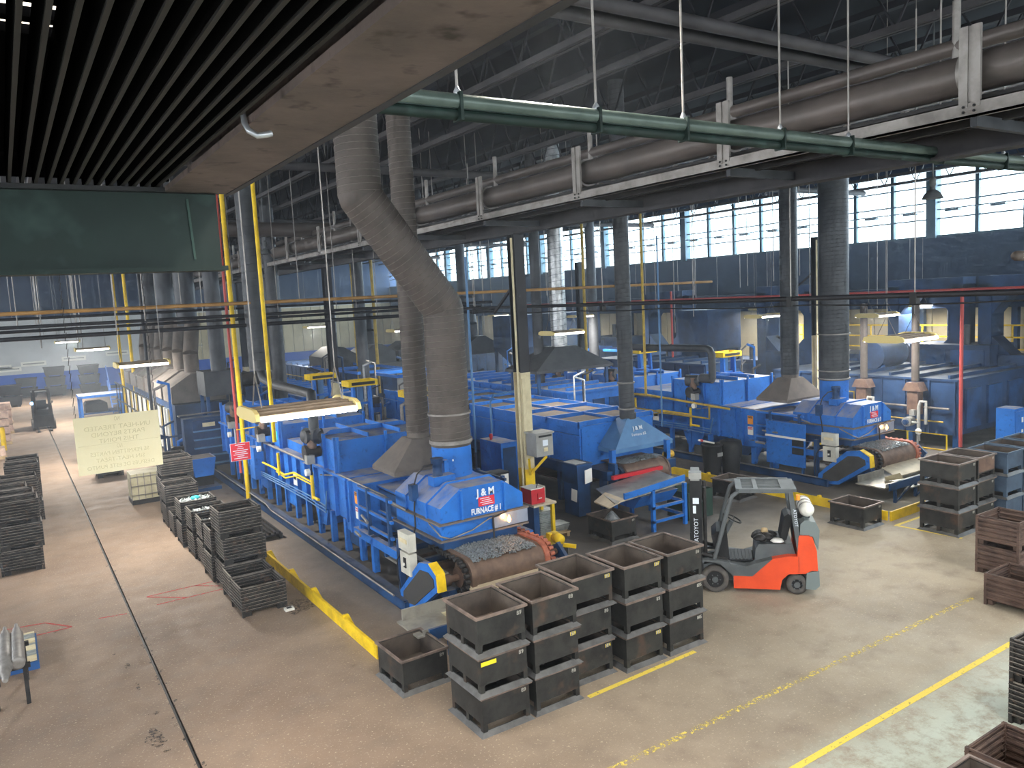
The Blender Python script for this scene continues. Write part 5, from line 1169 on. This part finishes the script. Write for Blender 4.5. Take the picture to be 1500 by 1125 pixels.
# gable-hooded lines: one beyond furnace one, one far behind the bent duct
def gable(x, y, z, label, group, m, flue=True, w_=1.05, d=1.0):
    t = thing('gable_hood', label, 'hood', (x, y, z), 0, group)
    MB().prism([(-w_, 0), (-w_, .65), (-.25, 1.15), (.25, 1.15), (w_, .65), (w_, 0)], 'y', -d, d).build('hood', m, t)
    if flue:
        MB().cyl((0, 0, 1.1), (0, 0, 1.9), .3, n=16).build('flue', m, t); MB().cyl((0, 0, 1.9), (.35, .9, 3.2), .3, n=16).build('flue_bend', m, t)
    return t
for i in range(6): gable(6.45, 34.6+i*2.5, 2.55, 'grey gable hood %s in the row beyond furnace one' % ('nearest', 'second', 'third', 'fourth', 'fifth', 'farthest')[i], 'gable hoods beyond furnace one', 'hood_grey')
for i, y in enumerate((36.5, 41.5, 46.5)): tag(put(MB().cyl((0, 0, 0), (0, 0, 6.2), .42, n=18), 'gable_duct', 'duct_dark', (6.8, y, 5.6)), 'thick grey duct over the gable hoods, %s of three' % ('nearest', 'middle', 'farthest')[i], 'duct', 'ducts over the gable hoods')
for i in range(5): gable(16.2+i*2.4, 44.5, 2.6, 'dark gable hood far behind the bent duct, %s in the row' % ('first', 'second', 'third', 'fourth', 'last')[i], 'dark gable hoods far back', 'duct_dark', True, 1.1, 1.1)
t = thing('gable_line_body', 'long low furnace body with white burner tubes under the grey gable hoods', 'furnace', (6.45, 33.4, 0))
MB().box(-1.0, 1.1, 0, 15.5, .3, 2.5).build('body', 'blue_old', t)
for i in range(24): MB().cyl((-1.12, .4+i*.63, .5), (-1.12, .4+i*.63, 2.3), .07, n=8).build('burner_tube', 'white' if i % 3 else 'yellow_dull', t)
for z in (1.6, 2.5): MB().box(-1.5, -1.44, 0, 15.5, z, z+.05).build('hand_rail', 'black', t)
for i in range(12): MB().box(-1.5, -1.45, i*1.35, i*1.35+.05, 0, 2.5).build('rail_post', 'black', t)
# machines at the tail of furnace one
t = thing('fan_unit', 'dark green-grey fan box with a round motor above the tail machines', 'fan', (7.2, 32.2, 0))
MB().box(-.9, .5, -.6, .8, 2.9, 3.85).build('fan_box', 'duct_dark', t); MB().cyl((.6, 0, 3.4), (1.3, 0, 3.4), .28, n=18).build('motor', 'steel_dark', t); MB().box(.7, 1.2, -.2, .2, 2.5, 3.1).build('motor_mount', 'blue_old', t); MB().cyl((-.2, 0, 3.85), (-.2, 0, 9.9), .3, n=16).build('flue', 'duct_dark', t)
for sx in (-.8, .4): MB().box(sx-.06, sx+.06, -.5, -.38, 0, 2.9).build('leg', 'blue_dark', t); MB().box(sx-.06, sx+.06, .6, .72, 0, 2.9).build('leg', 'blue_dark', t)
t = thing('tail_machine', 'dark blue loading machine with steps at the tail of furnace one', 'machine', (6.5, 31.0, 0))
MB().box(-1.2, 1.2, 0, .5, 0.3, 2.2).build('body', 'blue_old', t); MB().box(-.9, .4, -.05, .02, 1.7, 2.1).build('nameplate_panel', 'blue_dark', t); MB().box(-.55, -.1, -.08, -.05, 1.85, 2.0).build('nameplate', 'cream', t)
for k in range(5): MB().box(-.9, .6, -.15, 0, .4+k*.32, .45+k*.32).build('rung', 'blue_pale', t)
MB().tube([(-1.3, .2, 2.3), (-1.3, .5, 2.3), (1.2, .5, 2.3)], .03, 6).build('rail', 'galv', t)
t = thing('tilt_hopper', 'small blue tilting hopper in front of the tail machine', 'hopper', (6.3, 28.9+1.0, 0)); t.location = (5.35, 28.6, 0)
MB().frustum((-.3, .3, -.35, .35), .5, (-.4, .4, -.45, .45), 1.15).build('tub', 'blue', t); MB().box(-.34, .34, -.4, .4, 1.12, 1.16).build('tub_floor', 'hood_grey', t); MB().box(-.5, .5, -.5, .5, .0, .12).build('base', 'blue_dark', t); MB().box(-.35, .35, -.05, .05, .1, .55).build('pedestal', 'steel_dark', t); MB().cyl((-.75, 0, .8), (-.4, 0, .8), .13, n=12).build('motor', 'ibc', t); MB().tube([(-.42, -.3, .4), (-.55, -.45, .7), (-.5, -.4, 1.0), (-.3, -.3, 1.1)], .03, 8).build('hose', 'galv', t)
# flat black racks on the floor
for i, (x, y) in enumerate(((5.3, 21.6), (5.35, 24.2))):
    t = thing('flat_rack', 'low flat black rack on the floor, %s' % ('behind the tall crate stack', 'in front of the tilting hopper')[i], 'rack', (x, y, 0))
    MB().box(-.45, .45, -.9, .9, .1, .14).build('deck', 'steel_dark', t)
    for k in range(7): MB().box(-.43+k*.13, -.38+k*.13, -.9, .9, .14, .2).build('slat', 'crate', t)
    for sx in (-.4, .4): MB().box(sx-.04, sx+.04, -.9, .9, 0, .1).build('runner', 'crate', t)
# caged tote
t = thing('caged_tote', 'yellowed plastic tote in a wire cage beside the tall crate stack', 'tote', (3.5, 28.3, 0))
MB().box(-.5, .5, -.45, .45, .15, 1.0).build('bottle', 'ibc', t); MB().box(-.52, .52, -.48, .48, 0, .14).build('pallet', 'steel_dark', t)
for k in range(6): MB().box(-.52+k*.2, -.5+k*.2, -.48, -.46, .14, 1.02).build('cage_bar', 'galv', t)
for k in range(3): MB().box(-.53, .53, -.49, -.47, .3+k*.3, .32+k*.3).build('cage_bar', 'galv', t)

# ================================================================== around furnace one discharge
t = thing('gear_motor', 'yellow gear motor beside the hot end of the first belt', 'motor', (9.55, 13.4, 0))
MB().box(-.15, .15, -.2, .2, 0, .7).build('stand', 'steel_dark', t); MB().lathe([(.03, -.2), (.1, -.18), (.12, -.05), (.09, .0), (.08, .2), (.03, .22)], (0, 0, .9), 14, 'y').build('motor', 'yellow', t); MB().box(-.1, .14, .1, .24, .74, .98).build('gearbox', 'yellow', t); MB().bar((.1, -.1, .75), (.3, -.3, .72), .05, .08).build('arm', 'yellow', t)
t = thing('tool_bench', 'small bench with yellow legs under the red box', 'bench', (10.65, 15.75, 0))
MB().box(-.3, .38, -.35, .3, 1.0, 1.05).build('top', 'chute', t); MB().box(-.28, -.12, -.3, .2, 0, 1.0).build('side_cabinet', 'blue_dark', t)
for x, y in ((.3, -.28), (.3, .2)): MB().box(x-.04, x+.04, y-.04, y+.04, 0, 1.0).build('leg', 'yellow', t)
t = thing('red_box', 'red metal box with white lid and a grey side meter', 'box', (10.6, 15.75, 1.06))
MB().box(-.24, .16, -.25, .2, 0, .36).build('body', 'red', t); MB().box(-.25, .1, -.26, .21, .36, .38).build('lid', 'paper', t); MB().bar((-.05, -.2, .39), (.06, -.1, .46), .02, .02).build('lid_handle', 'black', t); MB().box(.16, .27, -.12, .2, .06, .36).build('meter', 'box_grey', t); MB().box(-.06, .08, -.275, -.25, .08, .26).build('front_panel', 'red', t); MB().box(-.04, .05, -.28, -.275, .12, .14).build('tag', 'paper', t)
t = thing('monitor_post', 'dark console box with a white sheet behind furnace one', 'console', (10.35, 17.2, 0)); MB().box(-.06, .06, -.06, .06, 0, 1.2).build('post', 'blue', t); MB().box(-.35, .35, -.2, .25, 1.2, 1.6).build('console', 'black', t); MB().box(.1, .32, -.215, -.2, 1.22, 1.55).build('sheet', 'paper', t)
t = thing('wooden_pallet', 'small wooden pallet by the stacked trays', 'pallet', (11.15, 15.95, 0))
for k in range(5): MB().box(-.4, .45, -.32+k*.14, -.22+k*.14, .1, .13).build('slat', 'wood', t)
for x in (-.38, 0, .38): MB().box(x-.04, x+.04, -.32, .34, 0, .1).build('runner', 'wood', t)
TR = None
for k in range(12):
    if TR is None:
        TR = thing('metal_tray', 'x', 'tray', (0, 0, 0)); b = MB(); b.frustum((-.2, .2, -.17, .17), 0, (-.23, .23, -.2, .2), .12).build('pan', 'alu_tray', TR); b = MB(); ring(b, -.22, .22, -.19, .19, .11, .125, .02); b.build('rim', 'alu_tray', TR); o = TR
    else: o = copy_tree(TR)
    o.location = (10.98, 15.95, .13+k*.045); o['group'] = 'stacked metal trays'; o['label'] = 'bottom grey tray of the nested stack on the pallet' if k == 0 else 'topmost grey tray of the nested stack on the pallet' if k == 11 else 'grey metal tray nested inside the stack, between top and bottom'
for k in range(2): o = copy_tree(TR, (11.42, 15.95, .13+k*.05), 0, 'grey metal tray lying apart on the pallet, %s one' % ('lower', 'upper')[k])
o = put(MB().box(-.09, .09, -.07, .07, 0, .05), 'floor_box', 'white', (4.32, 15.55, 0)); tag(o, 'small white block on the floor by the front crate', 'box'); MB().box(-.05, .05, -.04, .04, .05, .056).build('hole', 'black', o)
# dark scrap carts behind the forklift
for i, (x, y) in enumerate(((18.85, 17.55), (19.45, 17.3))):
    t = thing('trash_barrel', 'black trash barrel, %s' % ('with a red-tipped lance and printed side', 'with a shiny black bag over its rim')[i], 'barrel', (x, y, 0))
    MB().lathe([(.26, 0), (.3, .5), (.33, 1.0), (.35, 1.02), (.35, 1.06), (.3, 1.06), (.28, .6)], (0, 0, 0), 18).build('drum', 'black', t)
    if i: MB().lathe([(.36, .6), (.38, .95), (.34, 1.12), (.2, 1.16), (.05, 1.1)], (0, 0, 0), 11).build('bag', 'black', t)
    else: MB().cyl((.2, .1, 1.05), (-.7, -.1, 1.3), .03, n=8).build('lance', 'white', t); MB().cyl((-.5, -.06, 1.25), (-.62, -.08, 1.28), .045, n=8).build('lance_grip', 'red', t); MB().box(-.12, .12, -.345, -.33, .7, .82).build('printed_tag', 'cabinet_grey', t)
t = thing('green_tub', 'dark green tub marked ATF behind the forklift mast', 'tub', (15.1, 14.9, 0)); b = MB(); b.box(-.45, .45, -.4, -.38, 0, .75).box(-.45, .45, .38, .4, 0, .75).box(-.45, -.43, -.38, .38, 0, .75).box(.43, .45, -.38, .38, 0, .75).box(-.43, .43, -.38, .38, 0, .05); b.build('shell', 'tub_green', t); text('ATF', .22, (-.1, -.405, .45), (1, 0, 0), (0, 0, 1), 'paint_white', t)

# ================================================================== the aisle beyond the sign
t = thing('roller_shaft', 'steel roller shaft with stepped ends, the longer one nearer the edge', 'roller', (-.5, 14.9, .78))
def shaft(t, L, r):
    MB().lathe([(.03, -L-.5), (.045, -L-.48), (.05, -L-.3), (.07, -L-.28), (.07, -L), (r, -L+.02), (r, L-.02), (.07, L), (.06, L+.25), (.035, L+.28), (.03, L+.5)], (0, 0, 0), 16, 'y').build('shaft', 'roller_steel', t)
shaft(t, .72, .105)
t2 = thing('roller_shaft', 'steel roller shaft with an open tube end, the shorter of the pair', 'roller', (-.33, 15.2, .78)); MB().lathe([(.06, -.95), (.1, -.95), (.105, -.9), (.1, .4), (.07, .42), (.06, .7), (.035, .72), (.03, .95)], (0, 0, 0), 16, 'y').build('shaft', 'roller_steel', t2)
t = thing('roller_cradle', 'dark cradle frame carrying the two roller shafts', 'rack', (-.42, 15.0, 0))
for y in (-.5, .5): MB().box(-.3, .25, y-.04, y+.04, .6, .67).build('saddle', 'steel_dark', t); MB().box(-.28, -.22, y-.04, y+.04, 0, .6).build('leg', 'steel_dark', t); MB().box(.14, .2, y-.04, y+.04, 0, .6).build('leg', 'steel_dark', t)
t = thing('blue_pallet', 'blue pallet of wrapped flat stock beside the roller shafts', 'pallet', (-.35, 16.6, 0))
MB().box(-.45, .3, -.75, .75, .0, .14).build('base', 'pallet_blue', t)
for k in range(7): MB().box(-.42, .27, -.72+k*.21, -.55+k*.21, .15, .2+.02*(k % 3)).build('wrapped_sheet', 'alu_tray' if k % 2 else 'cream', t)
def far_pallet(x, y, label, n=4):
    t = thing('wrapped_pallet', label, 'pallet', (x, y, 0), 0, 'wrapped pallets at the picture edge'); MB().box(-.6, .6, -.5, .5, 0, .14).build('pallet', 'wood', t)
    for k in range(n): MB().frustum((-.58, .58, -.48, .48), .15+k*.4, (-.54, .54, -.44, .44), .5+k*.4).build('bundle', 'wrap_pink', t)
far_pallet(-.75, 47.5, 'pink wrapped pallet at the picture edge, nearest the yellow bollard'); far_pallet(-.6, 52, 'pink wrapped pallet at the picture edge, middle of three'); far_pallet(-.6, 57, 'pink wrapped pallet at the picture edge, farthest of three', 3); far_pallet(-1, 42.5, 'pale wrapped pallet low beside the yellow bollard', 1)
o = put(MB().cyl((0, 0, 0), (0, 0, 1.05), .11, n=12).lathe([(.11, 1.05), (.08, 1.12), (.01, 1.15)], (0, 0, 0), 12), 'bollard', 'yellow', (-.5, 44.9, 0)); tag(o, 'yellow steel bollard at the edge of the far aisle', 'bollard')
t = thing('forklift', 'dark forklift facing us far down the aisle, blue lamp lit', 'forklift', (1.45, 51.6, 0), -PI/2)
def FQ(nm, m, b): return b.build(nm, m, t)
FQ('body', 'black', MB().box(-1.9, -.3, -.5, .5, .25, 1.1)); FQ('counterweight', 'steel_dark', MB().prism([(-2.1, .3), (-2.15, 1.1), (-1.7, 1.3), (-1.7, .3)], 'y', -.5, .5))
for sy in (-1, 1):
    FQ('mast_rail', 'steel_dark', MB().box(.1, .24, sy*.35-.06, sy*.35+.06, .05, 2.3)); FQ('fork', 'steel_dark', MB().box(.3, 1.3, sy*.3-.06, sy*.3+.06, .03, .08))
    FQ('front_pillar', 'black', MB().bar((-.2, sy*.46, .9), (-.5, sy*.42, 2.1), .07, .07)); FQ('rear_pillar', 'black', MB().bar((-1.7, sy*.46, .9), (-1.5, sy*.42, 2.1), .07, .07))
    for x, r in ((-.1, .3), (-1.6, .25)): FQ('wheel', 'rubber', MB().cyl((x, sy*.42, r), (x, sy*.58, r), r, n=18))
    FQ('head_lamp', 'led_blue' if sy < 0 else 'cabinet_grey', MB().cyl((.0, sy*.48, 1.55), (.08, sy*.48, 1.55), .08, n=10))
FQ('roof', 'black', MB().box(-1.55, -.45, -.46, .46, 2.08, 2.14)); FQ('carriage', 'steel_dark', MB().box(.25, .3, -.5, .5, .2, .85)); FQ('seat', 'black', MB().box(-1.3, -.9, -.25, .25, 1.1, 1.6)); FQ('mast_top', 'steel_dark', MB().box(.1, .24, -.4, .4, 2.25, 2.33))
t = thing('blue_work_table', 'blue steel work table under the far lights, beside the gable hoods', 'table', (4.6, 54, 0))
MB().box(-1.2, 1.2, -1, 1, 1.4, 1.55).build('top', 'blue', t); MB().box(-1.1, 1.1, -.9, .9, .4, .5).build('shelf', 'blue_dark', t)
for sx in (-1, 1):
    for sy in (-1, 1): MB().box(sx*1.1-.07, sx*1.1+.07, sy*.9-.07, sy*.9+.07, 0, 1.4).build('leg', 'blue', t)
t = thing('steel_crib', 'dark load of steel on the lower shelf of the blue table', 'crate', (4.4, 53.8, .51)); MB().box(-.7, .5, -.6, .6, 0, .5).build('block', 'black', t); MB().frustum((-.7, .5, -.6, .6), .5, (-.6, .2, -.5, .5), .65).build('cover', 'black', t)
FB = None
for i, (x, y, n, d) in enumerate(((1.2, 75, 2, 'behind the far forklift'), (3.2, 74, 3, 'under the placards, first of two'), (5.6, 73, 3, 'under the placards, second of two'), (8.4, 71, 2, 'left of the blue stairs'), (0.0, 68, 2, 'low, beside the far pallets'), (9.9, 70, 2, 'close to the gable hoods'))):
    for k in range(n):
        if FB is None:
            FB = thing('steel_tub', 'x', 'tub'); MB().frustum((-.65, .65, -.5, .5), .12, (-.75, .75, -.6, .6), .78).build('shell', 'steel_dark', FB); b = MB(); ring(b, -.74, .74, -.59, .59, .74, .8, .04); b.build('rim', 'steel_dark', FB); MB().box(-.6, -.4, -.45, .45, 0, .12).build('runner', 'steel_dark', FB); MB().box(.4, .6, -.45, .45, 0, .12).build('runner', 'steel_dark', FB); o = FB
        else: o = copy_tree(FB)
        o.location = (x, y, k*.8); o['group'] = 'tubs along the back wall'; o['label'] = '%s grey tub at the back wall, %s' % (('bottom', 'middle' if n == 3 else 'top', 'top')[k], d)
o = thing('blue_stairs', 'blue step frame between the work table and the gable hoods', 'stairs', (6.0, 56, 0))
for k in range(6): MB().box(-.5, .5, k*.3, k*.3+.28, .25+k*.3, .3+k*.3).build('tread', 'blue', o)
for sx in (-.55, .55): MB().bar((sx, -.1, .07), (sx, 1.8, 2.0), .06, .15).build('stringer', 'blue', o); MB().bar((sx, 0, 1.2), (sx, 1.8, 3.0), .05, .05).build('hand_rail', 'blue', o)

# ceiling drops over the far bays
random.seed(21)
for i in range(26):
    x, y = random.uniform(20, 34), random.uniform(17, 45); z0 = random.uniform(4.2, 6.5)
    tag(put(MB().cyl((0, 0, 0), (0, 0, 12.0-z0), .016, n=5), 'drop_rod', 'galv', (x, y, z0)), 'thin ceiling drop rod hanging over the bays by the windows', 'hanger rod', 'ceiling drop rods by the windows')
for i in range(14):
    x, y = random.uniform(-6, 3.5), random.uniform(26, 60); z0 = random.uniform(5.0, 6.5)
    tag(put(MB().cyl((0, 0, 0), (0, 0, 12.0-z0), .02, n=5), 'drop_rod', 'galv', (x, y, z0)), 'thin ceiling drop rod hanging over the far aisle', 'hanger rod', 'ceiling drop rods over the far aisle')
o = put(MB().cyl((0, 4, 0), (0, 42, 0), .045, n=10), 'red_main', 'red_pipe', (27.2, 0, 5.6)); tag(o, 'red sprinkler main running level under the side windows', 'pipe')

# mezzanine strip under the side windows, and pipe stands among the far machines
mz = thing('mezzanine', 'dark steel mezzanine strip along the foot of the side windows', 'mezzanine', (34.4, 8, 0))
MB().box(-.4, 1.4, 0, 60, 4.7, 5.6).build('deck_edge', 'wall_dark', mz)
for i in range(16): MB().box(1.1, 1.35, i*4, i*4+.25, 0, 4.7).build('post', 'blue_old', mz)
for i in range(10):
    y0 = 10+i*5.4; h = 1.8+.5*((i*7) % 4)
    t = thing('machine_cabinet', 'dark machine cabinet standing at the foot of the window wall, %s from the near end' % ('first', 'second', 'third', 'fourth', 'fifth', 'sixth', 'seventh', 'eighth', 'ninth', 'tenth')[i], 'cabinet', (32.9, y0, 0), 0, 'cabinets along the window wall')
    MB().box(-.9, 1.0, 0, 3.2, .1, h).build('body', 'blue_old', t); MB().box(-.92, -.9, .2, 1.5, .3, h-.2).build('door', 'blue_dark', t); MB().box(-.92, -.9, 1.7, 3.0, .3, h-.2).build('door', 'blue_dark', t); MB().box(-.8, .9, .1, 3.1, 0, .1).build('plinth', 'black', t)
    MB().cyl((-.6, 1, h), (-.6, 1, h+.8), .12, n=10).build('vent', 'duct_dark', t)
random.seed(33)
spots = [(10.3, 22.8, 'first stand'), (10.2, 27.6, 'second stand'), (10.4, 31.4, 'third stand'), (13.9, 34, 'dark far furnace'), (14.2, 38, 'dull yellow far risers'), (14.6, 41, 'dark gable hoods'), (9.9, 36, 'distant column'), (9.2, 41, 'distant column base'),
         (20.6, 36, 'window corner'), (23.9, 31.5, 'deep blue body'), (16.6, 21.9, 'dark pyramid hood'), (16.3, 34.6, 'silver duct'), (23.9, 37, 'deep hopper'), (28.4, 24, 'press frames'), (28.9, 30, 'dark hopper legs'), (25.9, 22.8, 'plain tall duct'), (30, 23.3, 'old furnace end'), (4.9, 31.6, 'tilting hopper'), (8.4, 33, 'fan unit'), (12.6, 30.6, 'far blue body')]
for i, (x, y, d) in enumerate(spots):
    t = thing('pipe_stand', 'cluster of dark valves and upright pipes beside the %s' % d, 'pipe stand', (x, y, 0), random.uniform(-.3, .3), 'pipe stands among the far machines')
    MB().box(-.5, .5, -.3, .3, 0, .12).build('base', 'steel_dark', t)
    for k in range(5):
        px, py = random.uniform(-.45, .45), random.uniform(-.25, .25); h = random.uniform(1.2, 3.6); m = random.choice(('black_pipe', 'duct_dark', 'blue_old', 'silver', 'black_pipe', 'blue', 'galv'))
        MB().tube([(px, py, .1), (px, py, h), (px+random.choice((-.4, .4)), py, h+.15)], random.uniform(.03, .07), 8).build('pipe', m, t)
    for k in range(3):
        z = random.uniform(.5, 2.2); px = random.uniform(-.3, .3)
        MB().box(px-.16, px+.16, -.36, -.1, z, z+random.uniform(.2, .5)).build('valve_box', random.choice(('blue_old', 'steel_dark', 'cabinet_grey', 'blue')), t)
    MB().cyl((.0, -.35, 1.0), (.0, -.1, 1.0), .2, n=14).build('blower', 'steel_dark', t); MB().box(-.5, .5, -.02, .02, 1.5, 1.56).build('cross_rail', 'blue_old', t)
for i, (x, y) in enumerate(((9.75, 33.5), (12.2, 43), (18, 36), (14.8, 36.5), (22.6, 40), (29, 36))):
    duct('far_flue', 'far grey flue pipe, %s' % ('behind the farthest yellow-topped stand', 'behind the distant column', 'behind the silver duct', 'beside the dull yellow risers', 'left of the black duct by the windows', 'right of the black duct by the windows')[i], [(x, y, 2.0), (x, y, 11.9)], .28, 'duct_dark', .5, 'far flues')

t = thing('bullet_lamp', 'small brown bullet-shaped lamp housing at the picture edge below the windows', 'lamp', (17.75, 8, 6.42))
MB().lathe([(.02, -.22), (.07, -.2), (.1, -.12), (.105, .0), (.105, .5)], (0, 0, 0), 16, 'x').build('housing', 'bin_inner', t)
for k in range(3): MB().box(-.02, .02+.03*k, -.11, -.1, -.05+.04*k, -.03+.04*k).build('maker_plate', 'white', t)
MB().cyl((.3, 0, .1), (.3, 0, 5.58), .015, n=6).build('hanger', 'galv', t)

# ================================================================== haze in the hall air
hz = MB().box(-15.9, 35.9, 5.6, 79.7, .02, 9.3).build('haze', 'haze')
tag(hz, 'thin bluish smoke haze hanging in the hall air', 'haze', None, 'stuff')
